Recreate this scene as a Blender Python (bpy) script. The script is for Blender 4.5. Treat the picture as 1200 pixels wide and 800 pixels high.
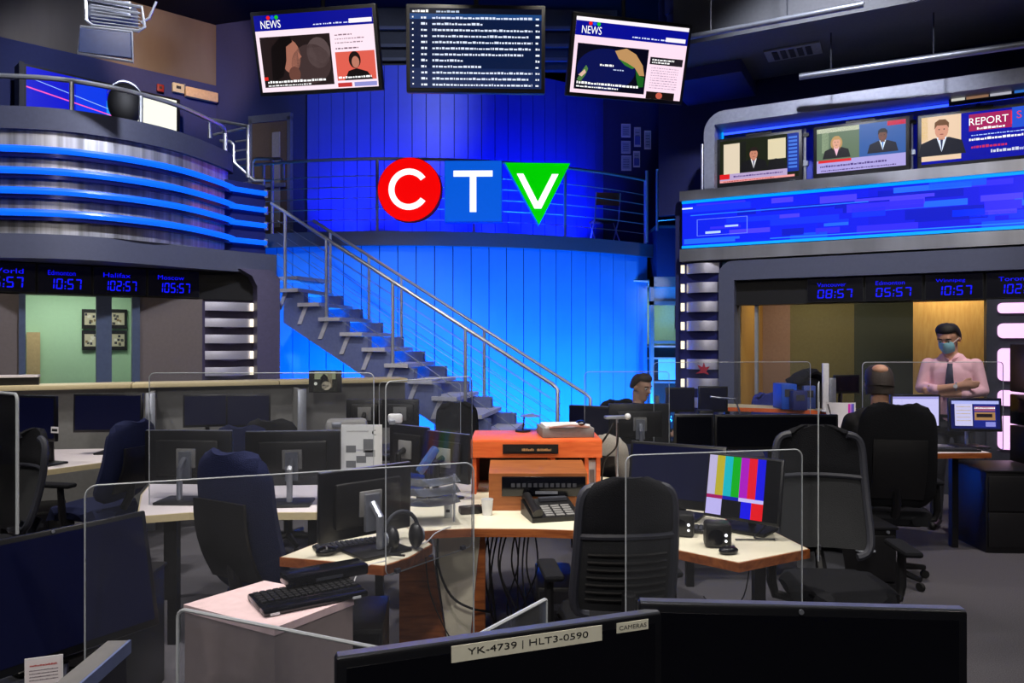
import bpy, bmesh, math, random
from mathutils import Vector, Matrix, Euler
random.seed(7)
PI = math.pi
SC = bpy.context.scene
C = SC.collection
for o in list(bpy.data.objects): bpy.data.objects.remove(o)

# ------------------------------------------------------------------ camera, world, exposure
F = 867.0; CH = 1.65                       # focal length in pixels of a 1200 px wide frame, eye height
cam = bpy.data.cameras.new('camera'); camo = bpy.data.objects.new('camera', cam); C.objects.link(camo)
cam.sensor_width = 36; cam.lens = 36*F/1200; cam.clip_start = .05
camo.location = (0, 0, CH); camo.rotation_euler = (PI/2, 0, 0); SC.camera = camo
W = bpy.data.worlds.new('world'); SC.world = W; W.use_nodes = True
W.node_tree.nodes['Background'].inputs[0].default_value = (.30, .36, .55, 1)
W.node_tree.nodes['Background'].inputs[1].default_value = .012
SC.view_settings.view_transform = 'Standard'; SC.view_settings.look = 'None'
SC.view_settings.gamma = 1; SC.view_settings.use_curve_mapping = False
SC.view_settings.exposure = 0.0

# unseen studio lamps, several added as fill: (x, y, z, aim x, aim y, aim z, watts, cone deg, colour, radius); their housings are built further down
WHITE = (1, .93, .84); BLUE = (.01, .25, 1); DEEP = (.015, .04, 1)
LAMPS = [
    (-.2, 3.2, 5.6, 0, 3.7, .74, 620, 50, WHITE, .10),
    (-1.9, 2.6, 5.5, -1.6, 3.7, .7, 300, 60, WHITE, .10),
    (-3.6, 5.0, 5.4, -3.6, 5.9, .74, 420, 58, WHITE, .10),
    (1.7, 2.6, 5.5, 1.2, 3.4, .74, 330, 52, WHITE, .10),
    (3.2, 4.3, 5.4, 3.7, 5.9, 1.2, 420, 48, (1, .88, .86), .10),
    (-1.2, 1.0, 5.4, -1.0, 2.3, .7, 210, 50, (1, .86, .84), .10),
    (0.9, 6.0, 6.1, .6, 7.3, .7, 230, 56, WHITE, .10),
    (-1.7, 5.6, 5.9, -1.4, 7.2, 1.0, 260, 56, WHITE, .10),
    (-2.2, 5.2, 6.2, -4.4, 8.0, 3.2, 950, 58, (.86, .88, 1), .12),  # added to brighten the left balcony and its steel
    (2.2, 5.2, 6.2, 3.6, 8.6, 3.2, 720, 58, (.86, .88, 1), .12),  # added to brighten the right set
    (-4.4, 3.2, 6.4, -4.2, 4.2, 0, 420, 130, WHITE, .2),  # added wide fill for the left half of the room
    (4.4, 3.2, 6.4, 4.2, 4.2, 0, 420, 130, WHITE, .2),  # added wide fill for the right half of the room
    (-.3, -1.6, 4.6, -.3, 3.0, .9, 400, 75, WHITE, .2),  # added fill behind the camera, for monitor fronts and tape
    (3.0, -1.2, 4.8, 2.6, 4.5, .9, 120, 75, WHITE, .2),  # added fill behind the camera, right side
    (-3.0, -1.2, 4.8, -2.6, 4.5, .9, 130, 75, WHITE, .2),  # added fill behind the camera, left side
    (-.7, 4.6, 6.4, -1.7, 8.7, 2.4, 420, 34, WHITE, .1),  # added to brighten the stair rails
    (-4.3, 8.6, 6.5, -5.4, 12.1, 6.35, 420, 44, (1, .60, .32), .1),
    (-3.4, 6.3, 6.6, -6.0, 11.4, 4.9, 500, 46, (.80, .84, 1), .15),  # added to brighten the upper left wall
    (-.6, 6.6, 6.7, -2.2, 11.9, 5.3, 420, 40, (.66, .76, 1), .15),
    (1.2, 4.6, 6.6, .6, 11.9, 6.2, 120, 40, (.66, .76, 1), .15),
]
BLUES = [(-1.7+7.35*math.sin(a), 16.4-7.35*math.cos(a), .30, -1.7+5.9*math.sin(a), 16.4-5.9*math.cos(a), 1.15, 205, 125, BLUE, .08) for a in (-.20, -.06, .08, .22, .36, .50, .64)]

# ------------------------------------------------------------------ helpers
def lin(c):
    return tuple(v/12.92 if v <= .04045 else ((v+.055)/1.055)**2.4 for v in c)
def rgb(r, g, b): return lin((r/255, g/255, b/255))
def P(u, v, Y): return Vector(((u-600)/F*Y, Y, CH-(v-400)/F*Y))
def G(u, v, z):
    Y = (CH-z)*F/(v-400); return Vector(((u-600)/F*Y, Y, z))

MATS = {}
def mat(name, col, rough=.5, metal=0, var=.08, scale=30, bump=0, emit=None, estr=0, spec=.5, stretch=(1, 1, 1), coat=0):
    if name in MATS: return MATS[name]
    m = bpy.data.materials.new(name); m.use_nodes = True; nt = m.node_tree
    b = nt.nodes['Principled BSDF']
    tc = nt.nodes.new('ShaderNodeTexCoord'); mp = nt.nodes.new('ShaderNodeMapping')
    mp.inputs['Scale'].default_value = stretch
    nz = nt.nodes.new('ShaderNodeTexNoise'); nz.inputs['Scale'].default_value = scale; nz.inputs['Detail'].default_value = 4
    nt.links.new(tc.outputs['Object'], mp.inputs[0]); nt.links.new(mp.outputs[0], nz.inputs['Vector'])
    rp = nt.nodes.new('ShaderNodeValToRGB')
    rp.color_ramp.elements[0].position = .3; rp.color_ramp.elements[1].position = .7
    rp.color_ramp.elements[0].color = (*[c*(1-var) for c in col], 1); rp.color_ramp.elements[1].color = (*[min(1, c*(1+var)) for c in col], 1)
    nt.links.new(nz.outputs['Fac'], rp.inputs[0]); nt.links.new(rp.outputs[0], b.inputs['Base Color'])
    b.inputs['Roughness'].default_value = rough; b.inputs['Metallic'].default_value = metal
    b.inputs['Specular IOR Level'].default_value = spec
    if coat: b.inputs['Coat Weight'].default_value = coat
    if bump:
        bp = nt.nodes.new('ShaderNodeBump'); bp.inputs['Strength'].default_value = bump; bp.inputs['Distance'].default_value = .01
        nt.links.new(nz.outputs['Fac'], bp.inputs['Height']); nt.links.new(bp.outputs[0], b.inputs['Normal'])
    if emit:
        b.inputs['Emission Color'].default_value = (*emit, 1); b.inputs['Emission Strength'].default_value = estr
    MATS[name] = m; return m

def wood_mat(name, c1, c2, rough=.45, axis=(1, 8, 8)):
    m = bpy.data.materials.new(name); m.use_nodes = True; nt = m.node_tree; b = nt.nodes['Principled BSDF']
    tc = nt.nodes.new('ShaderNodeTexCoord'); mp = nt.nodes.new('ShaderNodeMapping'); mp.inputs['Scale'].default_value = axis
    nz = nt.nodes.new('ShaderNodeTexNoise'); nz.inputs['Scale'].default_value = 6; nz.inputs['Detail'].default_value = 8; nz.inputs['Distortion'].default_value = .6
    rp = nt.nodes.new('ShaderNodeValToRGB'); rp.color_ramp.elements[0].color = (*c1, 1); rp.color_ramp.elements[1].color = (*c2, 1)
    rp.color_ramp.elements[0].position = .35; rp.color_ramp.elements[1].position = .65
    nt.links.new(tc.outputs['Object'], mp.inputs[0]); nt.links.new(mp.outputs[0], nz.inputs['Vector'])
    nt.links.new(nz.outputs['Fac'], rp.inputs[0]); nt.links.new(rp.outputs[0], b.inputs['Base Color']); b.inputs['Roughness'].default_value = rough
    MATS[name] = m; return m

def glass_mat(name, tint, haze, gl=.35):
    """clear sheet: mostly transparent, mirror-like reflection growing towards grazing angles, a trace of haze"""
    m = bpy.data.materials.new(name); m.use_nodes = True; nt = m.node_tree; nt.nodes.remove(nt.nodes['Principled BSDF'])
    out = nt.nodes['Material Output']
    tr = nt.nodes.new('ShaderNodeBsdfTransparent'); tr.inputs[0].default_value = (*tint, 1)
    gs = nt.nodes.new('ShaderNodeBsdfGlossy'); gs.inputs['Roughness'].default_value = .03
    df = nt.nodes.new('ShaderNodeBsdfDiffuse'); df.inputs[0].default_value = (.75, .78, .85, 1)
    lw = nt.nodes.new('ShaderNodeFresnel'); lw.inputs['IOR'].default_value = 1.18
    nz = nt.nodes.new('ShaderNodeTexNoise'); nz.inputs['Scale'].default_value = 3
    mu = nt.nodes.new('ShaderNodeMath'); mu.operation = 'MULTIPLY'; mu.inputs[1].default_value = haze*2
    nt.links.new(nz.outputs['Fac'], mu.inputs[0])
    m1 = nt.nodes.new('ShaderNodeMixShader'); m2 = nt.nodes.new('ShaderNodeMixShader')
    nt.links.new(mu.outputs[0], m1.inputs[0]); nt.links.new(tr.outputs[0], m1.inputs[1]); nt.links.new(df.outputs[0], m1.inputs[2])
    nt.links.new(lw.outputs[0], m2.inputs[0]); nt.links.new(m1.outputs[0], m2.inputs[1]); nt.links.new(gs.outputs[0], m2.inputs[2])
    nt.links.new(m2.outputs[0], out.inputs[0]); MATS[name] = m; return m

def picture_mat(name, strength):
    m = bpy.data.materials.new(name); m.use_nodes = True; nt = m.node_tree; b = nt.nodes['Principled BSDF']
    a = nt.nodes.new('ShaderNodeVertexColor'); a.layer_name = 'Col'
    b.inputs['Base Color'].default_value = (.004, .004, .005, 1); b.inputs['Roughness'].default_value = .25
    nt.links.new(a.outputs['Color'], b.inputs['Emission Color']); b.inputs['Emission Strength'].default_value = strength
    MATS[name] = m; return m
def print_mat(name):
    m = bpy.data.materials.new(name); m.use_nodes = True; nt = m.node_tree; b = nt.nodes['Principled BSDF']
    a = nt.nodes.new('ShaderNodeVertexColor'); a.layer_name = 'Col'; nt.links.new(a.outputs['Color'], b.inputs['Base Color'])
    b.inputs['Roughness'].default_value = .6; MATS[name] = m; return m

class MB:
    def __init__(s): s.v = []; s.f = []; s.M = Matrix.Identity(4); s.c = []
    def add(s, vs, fs, col=None):
        n = len(s.v); s.v += [tuple(s.M @ Vector(v)) for v in vs]; s.f += [tuple(n+i for i in f) for f in fs]; s.c += [col]*len(fs)
        return s
    def box(s, c, d, bev=0, rot=None, seg=2):
        M = Matrix.Translation(c) @ (Euler(rot).to_matrix().to_4x4() if rot else Matrix.Identity(4))
        if bev:
            bm = bmesh.new(); bmesh.ops.create_cube(bm, size=1); bmesh.ops.scale(bm, vec=d, verts=bm.verts)
            bmesh.ops.bevel(bm, geom=bm.edges[:], offset=min(bev, min(d)*.49), segments=seg, affect='EDGES', profile=.5)
            bm.verts.index_update(); vs = [M @ v.co for v in bm.verts]; fs = [[v.index for v in f.verts] for f in bm.faces]; bm.free()
        else:
            x, y, z = d[0]/2, d[1]/2, d[2]/2
            vs = [M @ Vector(p) for p in ((-x,-y,-z),(x,-y,-z),(x,y,-z),(-x,y,-z),(-x,-y,z),(x,-y,z),(x,y,z),(-x,y,z))]
            fs = [(0,3,2,1),(4,5,6,7),(0,1,5,4),(1,2,6,5),(2,3,7,6),(3,0,4,7)]
        return s.add(vs, fs)
    def b2(s, a, b, bev=0):
        return s.box([(a[i]+b[i])/2 for i in range(3)], [max(abs(a[i]-b[i]), 1e-5) for i in range(3)], bev)
    def tube(s, pts, r, seg=8, closed=False):
        pts = [Vector(p) for p in pts]; n = len(pts); vs = []; fs = []; prev = None
        for i, p in enumerate(pts):
            a = pts[(i-1) % n] if (i or closed) else p; b = pts[(i+1) % n] if (i < n-1 or closed) else p
            t = (b-a).normalized()
            if prev is None:
                u = t.cross(Vector((0,0,1)));  u = u if u.length > .05 else t.cross(Vector((1,0,0)))
            else: u = prev - t*prev.dot(t)
            u.normalize(); w = t.cross(u); prev = u; rr = r[i] if isinstance(r, (list, tuple)) else r
            for k in range(seg):
                q = 2*PI*k/seg; vs.append(p + (u*math.cos(q)+w*math.sin(q))*rr)
        m = n if closed else n-1
        for i in range(m):
            j = (i+1) % n
            for k in range(seg): fs.append((i*seg+k, i*seg+(k+1)%seg, j*seg+(k+1)%seg, j*seg+k))
        if not closed: fs += [tuple(range(seg-1,-1,-1)), tuple((n-1)*seg+k for k in range(seg))]
        return s.add(vs, fs)
    def prism(s, poly, z0, z1):
        n = len(poly)
        if sum(poly[i][0]*poly[(i+1)%n][1]-poly[(i+1)%n][0]*poly[i][1] for i in range(n)) < 0: poly = poly[::-1]
        vs = [(p[0], p[1], z0) for p in poly]+[(p[0], p[1], z1) for p in poly]
        fs = [tuple(range(n-1,-1,-1)), tuple(range(n, 2*n))]+[(i, (i+1)%n, n+(i+1)%n, n+i) for i in range(n)]
        return s.add(vs, fs)
    def prism_y(s, poly, y0, y1):                     # outline in x,z, thickness along y
        n = len(poly)
        if sum(poly[i][0]*poly[(i+1)%n][1]-poly[(i+1)%n][0]*poly[i][1] for i in range(n)) < 0: poly = poly[::-1]
        vs = [(p[0], y0, p[1]) for p in poly]+[(p[0], y1, p[1]) for p in poly]
        fs = [tuple(range(n)), tuple(range(2*n-1, n-1, -1))]+[((i+1)%n, i, n+i, n+(i+1)%n) for i in range(n)]
        return s.add(vs, fs)
    def strip(s, path, z0, z1, th):                   # wall along a plan path, th to the left of travel
        n = len(path); L = []
        for i in range(n):
            a = Vector(path[max(i-1,0)][:2]); b = Vector(path[min(i+1,n-1)][:2]); t = (b-a).normalized()
            L.append(Vector(path[i][:2])+Vector((-t.y, t.x))*th)
        return s.prism([tuple(p[:2]) for p in path]+[tuple(p) for p in reversed(L)], z0, z1)
    def lathe(s, prof, seg=20, c=(0,0,0)):
        vs = []; fs = []; n = len(prof)
        for r, z in prof:
            for k in range(seg):
                a = 2*PI*k/seg; vs.append((c[0]+r*math.cos(a), c[1]+r*math.sin(a), c[2]+z))
        for i in range(n-1):
            for k in range(seg): fs.append((i*seg+k, i*seg+(k+1)%seg, (i+1)*seg+(k+1)%seg, (i+1)*seg+k))
        fs += [tuple(range(seg-1,-1,-1)), tuple((n-1)*seg+k for k in range(seg))]
        return s.add(vs, fs)
    def ball(s, c, r, nu=16, nv=10):
        r = r if isinstance(r, (tuple, list)) else (r, r, r); vs = []; fs = []
        for j in range(1, nv):
            t = PI*j/nv
            for i in range(nu):
                a = 2*PI*i/nu; vs.append((c[0]+r[0]*math.sin(t)*math.cos(a), c[1]+r[1]*math.sin(t)*math.sin(a), c[2]+r[2]*math.cos(t)))
        top = len(vs); vs.append((c[0], c[1], c[2]+r[2])); vs.append((c[0], c[1], c[2]-r[2]))
        for j in range(nv-2):
            for i in range(nu): fs.append((j*nu+i, (j+1)*nu+i, (j+1)*nu+(i+1)%nu, j*nu+(i+1)%nu))
        for i in range(nu): fs.append((top, i, (i+1)%nu)); fs.append((top+1, (nv-2)*nu+(i+1)%nu, (nv-2)*nu+i))
        return s.add(vs, fs)
    def slab(s, fn, nu, nv, th):
        pts = [[Vector(fn(-1+2*i/nu, j/nv)) for i in range(nu+1)] for j in range(nv+1)]; vs = []; fs = []; K = (nu+1)
        N = []
        for j in range(nv+1):
            for i in range(nu+1):
                du = pts[j][min(i+1,nu)]-pts[j][max(i-1,0)]; dv = pts[min(j+1,nv)][i]-pts[max(j-1,0)][i]
                n = du.cross(dv); N.append(n.normalized() if n.length > 1e-9 else Vector((0,1,0)))
        for sg in (1, -1):
            for j in range(nv+1):
                for i in range(nu+1):
                    e = min(1, min(i, nu-i, j, nv-j)/1.5+.45); vs.append(pts[j][i]+N[j*K+i]*th/2*sg*e)
        o = K*(nv+1)
        for j in range(nv):
            for i in range(nu):
                a = j*K+i; fs.append((a, a+1, a+K+1, a+K)); fs.append((o+a, o+a+K, o+a+K+1, o+a+1))
        for i in range(nu):
            fs.append((i+1, i, o+i, o+i+1)); a = nv*K+i; fs.append((a, a+1, o+a+1, o+a))
        for j in range(nv):
            a = j*K; fs.append((a, a+K, o+a+K, o+a)); a = j*K+nu; fs.append((a+K, a, o+a, o+a+K))
        return s.add(vs, fs)
    def mesh(s, name, m, smooth=True):
        me = bpy.data.meshes.new(name); me.from_pydata(s.v, [], s.f)
        if m: me.materials.append(m)
        if any(s.c):
            at = me.color_attributes.new('Col', 'FLOAT_COLOR', 'CORNER')
            for p in me.polygons:
                c = s.c[p.index] or (0,0,0)
                for li in p.loop_indices: at.data[li].color = (*c, 1)
        me.update()
        if smooth: me.shade_smooth(); me.set_sharp_from_angle(angle=math.radians(38))
        return me
    def build(s, name, m, parent=None, smooth=True, label=None, kind=None):
        o = bpy.data.objects.new(name, s.mesh(name, m, smooth)); C.objects.link(o)
        if parent: o.parent = parent
        if label: o['label'] = label
        if kind: o['kind'] = kind
        return o

def tag(o, label, cat, group=None):
    o['label'] = label; o['category'] = cat
    if group: o['group'] = group
    return o
def thing(name, label, cat, loc=(0,0,0), rz=0, group=None):
    o = bpy.data.objects.new(name, None); C.objects.link(o); o.location = loc; o.rotation_euler = (0,0,rz)
    o.empty_display_size = .1
    return tag(o, label, cat, group)
def struct(name, loc=(0,0,0), rz=0):
    o = bpy.data.objects.new(name, None); C.objects.link(o); o.location = loc; o.rotation_euler = (0,0,rz); o['kind'] = 'structure'; return o
def dup(root, loc, rz, label, group=None):
    r = root.copy(); C.objects.link(r); r.location = loc; r.rotation_euler = (0,0,rz); r['label'] = label
    if group: r['group'] = group
    for ch in root.children:
        c = ch.copy(); C.objects.link(c); c.parent = r
        for g in ch.children:
            d = g.copy(); C.objects.link(d); d.parent = c
    return r
def again(o, parent, loc=(0,0,0), rot=(0,0,0)):
    c = o.copy(); C.objects.link(c); c.parent = parent; c.location = loc; c.rotation_euler = rot; return c
def rrect(x0, z0, x1, z1, r, n=5):
    out = []
    for cx, cz, a0 in ((x1-r, z0+r, -PI/2), (x1-r, z1-r, 0), (x0+r, z1-r, PI/2), (x0+r, z0+r, PI)):
        for k in range(n+1): a = a0+PI/2*k/n; out.append((cx+r*math.cos(a), cz+r*math.sin(a)))
    return out

_TXT = {}
def text_geo(t, italic=0):
    key = (t, italic)
    if key in _TXT: return _TXT[key]
    cu = bpy.data.curves.new('t', 'FONT'); cu.body = t; cu.size = 1; cu.shear = italic; cu.resolution_u = 3
    ob = bpy.data.objects.new('t', cu); C.objects.link(ob); dg = bpy.context.evaluated_depsgraph_get()
    me = bpy.data.meshes.new_from_object(ob.evaluated_get(dg)); vs = [tuple(v.co) for v in me.vertices]; fs = [tuple(p.vertices) for p in me.polygons]
    bpy.data.objects.remove(ob); bpy.data.curves.remove(cu); bpy.data.meshes.remove(me)
    xs = [v[0] for v in vs]; ys = [v[1] for v in vs]
    _TXT[key] = (vs, fs, min(xs), max(xs), min(ys), max(ys)); return _TXT[key]

class Pic:
    """flat picture of a screen or print: coloured patches on a plane facing -y, x right, z up, centred on 0,0"""
    def __init__(s, w, h, bg, y=0, M=None, step=.0006):
        s.w = w; s.h = h; s.y = y; s.k = 0; s.st = step; s.m = MB()
        if M is not None: s.m.M = M
        s.rect(0, 0, 1, 1, bg)
    def pt(s, x, y): return ((x-.5)*s.w, s.y-s.k*s.st, (y-.5)*s.h)
    def poly(s, pts, col): s.m.add([s.pt(*p) for p in pts], [tuple(range(len(pts)))], lin(col)); return s
    def up(s): s.k += 1; return s
    def rect(s, x0, y0, x1, y1, col): return s.poly([(x0,y0),(x1,y0),(x1,y1),(x0,y1)], col)
    def ell(s, x, y, rx, ry, col, n=20, rot=0):
        a = s.h/s.w
        return s.poly([(x+rx*math.cos(2*PI*k/n)*math.cos(rot)-ry*a*math.sin(2*PI*k/n)*math.sin(rot), y+ry*math.sin(2*PI*k/n)*math.cos(rot)+rx/a*math.cos(2*PI*k/n)*math.sin(rot)) for k in range(n)], col)
    def text(s, t, x0, y0, hh, col, width=None, italic=0):
        vs, fs, a, b, c, d = text_geo(t, italic); k = hh/(d-c); kx = k*s.h/s.w
        if width: kx = width/(b-a)
        s.m.add([s.pt(x0+(v[0]-a)*kx, y0+(v[1]-c)*k) for v in vs], fs, lin(col)); return s
    def greek(s, x0, x1, y, hh, col, rnd=random):           # a line of print too small to read
        x = x0
        while x < x1-.004:
            w = min(rnd.uniform(.008, .034), x1-x); s.rect(x, y, x+w, y+hh*rnd.uniform(.6, .95), col); x += w+.007
        return s
    def build(s, name, m, parent): return s.m.build(name, m, parent, smooth=False)

W1 = (1,1,1)
SEG = {'0':'abcdef','1':'bc','2':'abdeg','3':'abcdg','5':'acdfg','7':'abc','8':'abcdefg','4':'bcfg','6':'acdefg','9':'abcdfg'}
def seven(pic, t, x0, y0, dw, dh, col):
    """slanted seven segment digits"""
    x = x0; th = .16
    def bar(x, a, b, c, d):
        sl = .12
        pic.poly([(x+dw*(px+sl*py), y0+dh*py) for px, py in ((a,b),(c,b),(c,d),(a,d))], col)
    for ch in t:
        if ch in ':.':
            bar(x, .05, .02, .25, .14)
            if ch == ':': bar(x, .05, .62, .25, .76); bar(x, .05, .24, .25, .38)
            x += dw*.5; continue
        if ch == ' ': x += dw*.5; continue
        for g in SEG[ch]:
            a, b, c, d = {'a':(.1,.88,.9,1),'g':(.1,.44,.9,.56),'d':(.1,0,.9,.12),'b':(.80,.55,1.02,.95),'c':(.80,.05,1.02,.45),'f':(-.02,.55,.20,.95),'e':(-.02,.05,.20,.45)}[g]
            bar(x, a, b, c, d)
        x += dw*1.3

# ------------------------------------------------------------------ materials
carpet = mat('carpet', rgb(92, 90, 96), .95, 0, .35, 180, .6, spec=.1)
ceil_m = mat('ceiling_black', rgb(24, 24, 28), .9, spec=.1)
duct_m = mat('duct_grey', rgb(92, 94, 100), .6, .2)
navy_wall = mat('navy_paint', rgb(46, 56, 120), .7, var=.05)
dnavy = mat('dark_navy_paint', rgb(28, 34, 92), .7, var=.05)
panel_low = mat('blue_panel_paint', rgb(60, 150, 235), .55, var=.04, scale=3)
panel_up = mat('royal_blue_panel', rgb(70, 90, 225), .45, var=.06, scale=3)
seam = mat('panel_seam', rgb(14, 30, 80), .8)
grey_paint = mat('slate_grey_paint', rgb(86, 90, 112), .5, .1, var=.04)
dgrey = mat('charcoal_paint', rgb(48, 50, 60), .55)
steel = mat('brushed_steel', rgb(205, 206, 216), .40, .85, .45, 2.2, stretch=(7, 7, .15))  # light and dark colour streaks paint in the reflections on the sheets
band_steel = mat('band_steel', rgb(196, 198, 208), .34, .9, .22, 1.2, stretch=(2.2, 2.2, .3))
fin_steel = mat('fin_steel', rgb(205, 203, 218), .42, .7, .12, 40, stretch=(1, 1, 20))
rail_m = mat('rail_aluminium', rgb(196, 200, 208), .35, .75, .04)
black = mat('black_plastic', rgb(20, 20, 23), .42, var=.15)
gloss = mat('screen_off', rgb(10, 11, 18), .16, var=.05)
nscr = mat('screen_off_navy', rgb(12, 16, 50), .3, var=.05)  # navy paints in the blue reflection on the large left screen
bezel = mat('bezel_black', rgb(16, 17, 22), .35)
silver = mat('silver_trim', rgb(160, 165, 178), .35, .7)
fab_navy = mat('navy_fabric', rgb(24, 30, 62), .9, 0, .3, 220, .4, spec=.2)
fab_black = mat('black_fabric', rgb(22, 23, 28), .9, 0, .3, 220, .4, spec=.2)
mesh_m = mat('black_mesh', rgb(30, 32, 36), .85, 0, .4, 300, .3)
cream = mat('cream_laminate', rgb(226, 220, 196), .45, var=.03)
pale = mat('pale_laminate', rgb(222, 214, 218), .5, var=.03)
beige = mat('beige_laminate', rgb(205, 190, 150), .5, var=.05)
wood = wood_mat('cherry_wood', rgb(128, 66, 30), rgb(168, 96, 48))
orange_w = wood_mat('orange_wood', rgb(216, 92, 40), rgb(232, 112, 54))
greyp = mat('grey_partition', rgb(122, 122, 122), .7, var=.06)
taupe = mat('taupe_panel', rgb(138, 124, 122), .75, var=.05)
white_p = mat('white_plastic', rgb(210, 212, 216), .5)
paper = mat('paper', rgb(232, 230, 235), .8, var=.02)
tape_m = mat('masking_tape', rgb(228, 226, 208), .8, var=.04)
ink = mat('ink', rgb(22, 22, 24), .8)
rubber = mat('rubber', rgb(14, 14, 15), .8)
cable_m = mat('cable_black', rgb(16, 16, 18), .6)
cable_w = mat('cable_grey', rgb(190, 190, 195), .5)
led_dot = mat('indicator_light', rgb(240, 240, 255), .4, emit=(1,1,1), estr=1.2)
edge_m = mat('acrylic_edge', rgb(178, 184, 190), .3, var=.05)  # pale grey paints in the light that sheet edges catch
acrylic = glass_mat('acrylic_sheet', (.95, .96, .98), .018)
winglass = glass_mat('window_glass', (.93, .96, .97), .006)
pic_m = picture_mat('screen_picture', 1.12); pic_hi = picture_mat('led_wall_picture', 1.6)
pic_dim = picture_mat('screen_picture_dim', .85)
prn_m = print_mat('printed_colours')
neon = mat('blue_neon', rgb(10, 60, 160), .3, emit=rgb(6, 96, 255), estr=1.25)
cyan_led = mat('cyan_led', rgb(10, 90, 160), .3, emit=rgb(0, 150, 255), estr=1.2)
warm_led = mat('warm_led', rgb(250, 240, 215), .4, emit=rgb(255, 240, 205), estr=1.0)
pink_led = mat('pink_lightbox', rgb(240, 200, 240), .4, emit=rgb(250, 196, 246), estr=1.0)
lamp_face = mat('lamp_lens', rgb(240, 240, 240), .3, emit=(1, .95, .88), estr=3)

# ------------------------------------------------------------------ room shell
fl = MB().b2((-10, -3, -.1), (10, 17, 0)).build('floor', carpet); fl['kind'] = 'structure'
ce = MB().b2((-10, -3, 7), (10, 17, 7.1)).build('ceiling', ceil_m); ce['kind'] = 'structure'
def wall(name, a, b, z0, z1, m, th=.12):
    o = MB().strip([a, b], z0, z1, th).build(name, m); o['kind'] = 'structure'; return o
wall('wall_outer_left', (-9.9, -3), (-9.9, 17), 0, 7, dnavy, -.1)
wall('wall_outer_right', (9.8, -3), (9.8, 17), 0, 7, dnavy)
wall('wall_outer_front', (-10, -2.9), (10, -2.9), 0, 7, dgrey)

# curved centre wall: cylinder about (CX, CY)
CX, CY = -1.7, 16.4
def arc(R, a): return Vector((CX+R*math.sin(a), CY-R*math.cos(a), 0))
def curved_wall(name, R, a0, a1, n, z0, z1, m, gap=.012):
    root = struct(name, (CX, CY, 0))
    MB().prism([(((R-.02)*math.sin(a0+(a1-a0)*k/24)), -(R-.02)*math.cos(a0+(a1-a0)*k/24)) for k in range(25)] +
               [(((R-.12)*math.sin(a0+(a1-a0)*k/24)), -(R-.12)*math.cos(a0+(a1-a0)*k/24)) for k in range(24,-1,-1)], z0, z1).build('wall_backing', seam, root)
    da = (a1-a0)/n; g = gap/R/2; me = None
    for k in range(n):
        if me is None:
            q = []
            for rr in (R, R-.018):
                r_ = [(rr*math.sin(-da/2+g+(da-2*g)*t), -rr*math.cos(-da/2+g+(da-2*g)*t)) for t in (0, .5, 1)]
                q += r_ if rr == R else r_[::-1]
            ob = MB().prism(q, z0, z1).build('wall_panel', m, root); me = ob
        else: ob = again(me, root)
        ob.rotation_euler = (0, 0, a0+da*(k+.5))
    return root
curved_wall('wall_centre_lower', 5.9, -.34, .72, 24, 0, 3.03, panel_low)
curved_wall('wall_centre_upper', 4.75, -.345, .77, 24, 3.19, 6.0, panel_up)
# mezzanine slab with its grey fascia
sl = MB().prism([tuple(arc(6.0, -.62+1.5*k/30)[:2]) for k in range(31)] + [(4.5, 13.4), (-5.5, 13.4)], 3.03, 3.16).build('mezzanine_floor', grey_paint); sl['kind'] = 'structure'
fa = MB().prism([tuple(arc(6.03, -.40+1.13*k/30)[:2]) for k in range(31)] + [tuple(arc(5.97, -.40+1.13*k/30)[:2]) for k in range(30,-1,-1)], 3.0, 3.20).build('trim_mezzanine_fascia', grey_paint); fa['kind'] = 'structure'
# walls round the mezzanine
dark_metal_wall = mat('bronze_metal_cladding', rgb(112, 104, 98), .55, .3, .25, 1.5, stretch=(1, 1, .3))
wall('wall_left_diagonal', (-9.0, 8.95), (-5.0, 12.5), 0, 5.97, navy_wall)
wall('wall_left_diagonal_upper', (-9.0, 8.98), (-5.0, 12.53), 5.97, 7, dark_metal_wall)
wall('wall_centre_left', (-5.0, 12.5), (-3.26, 12.0), 0, 7, navy_wall)
wall('wall_centre_right', (1.55, 13.0), (3.35, 13.1), 3.1, 7, dnavy)
wall('wall_centre_top', (-3.3, 11.85), (1.7, 11.95), 6.03, 7, mat('dark_grey_wall', rgb(58, 60, 74), .7))
for z in (6.12, 6.34, 6.62): tr = MB().b2((-3.2, 11.78, z), (1.6, 11.84, z+.05)).build('trim_rail_strip', grey_paint); tr['kind'] = 'structure'
# brown door on the mezzanine
dr = struct('door_1', (-4.22, 12.24, 3.16), math.atan2(-.5, 1.74))
MB().b2((-.05, -.06, 0), (.62, -.02, 2.08)).build('door_leaf', mat('brown_door', rgb(110, 90, 72), .6), dr)
MB().b2((.34, -.08, .35), (.48, -.055, 1.9)).build('vision_panel', mat('pale_door_strip', rgb(175, 165, 150), .5), dr)
f = MB(); f.b2((-.11, -.08, 0), (-.05, 0, 2.14)); f.b2((.62, -.08, 0), (.68, 0, 2.14)); f.b2((-.11, -.08, 2.08), (.68, 0, 2.2)); f.build('door_frame', silver, dr)
MB().b2((.0, -.12, 1.0), (.6, -.09, 1.06)).build('push_bar', silver, dr)

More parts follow.
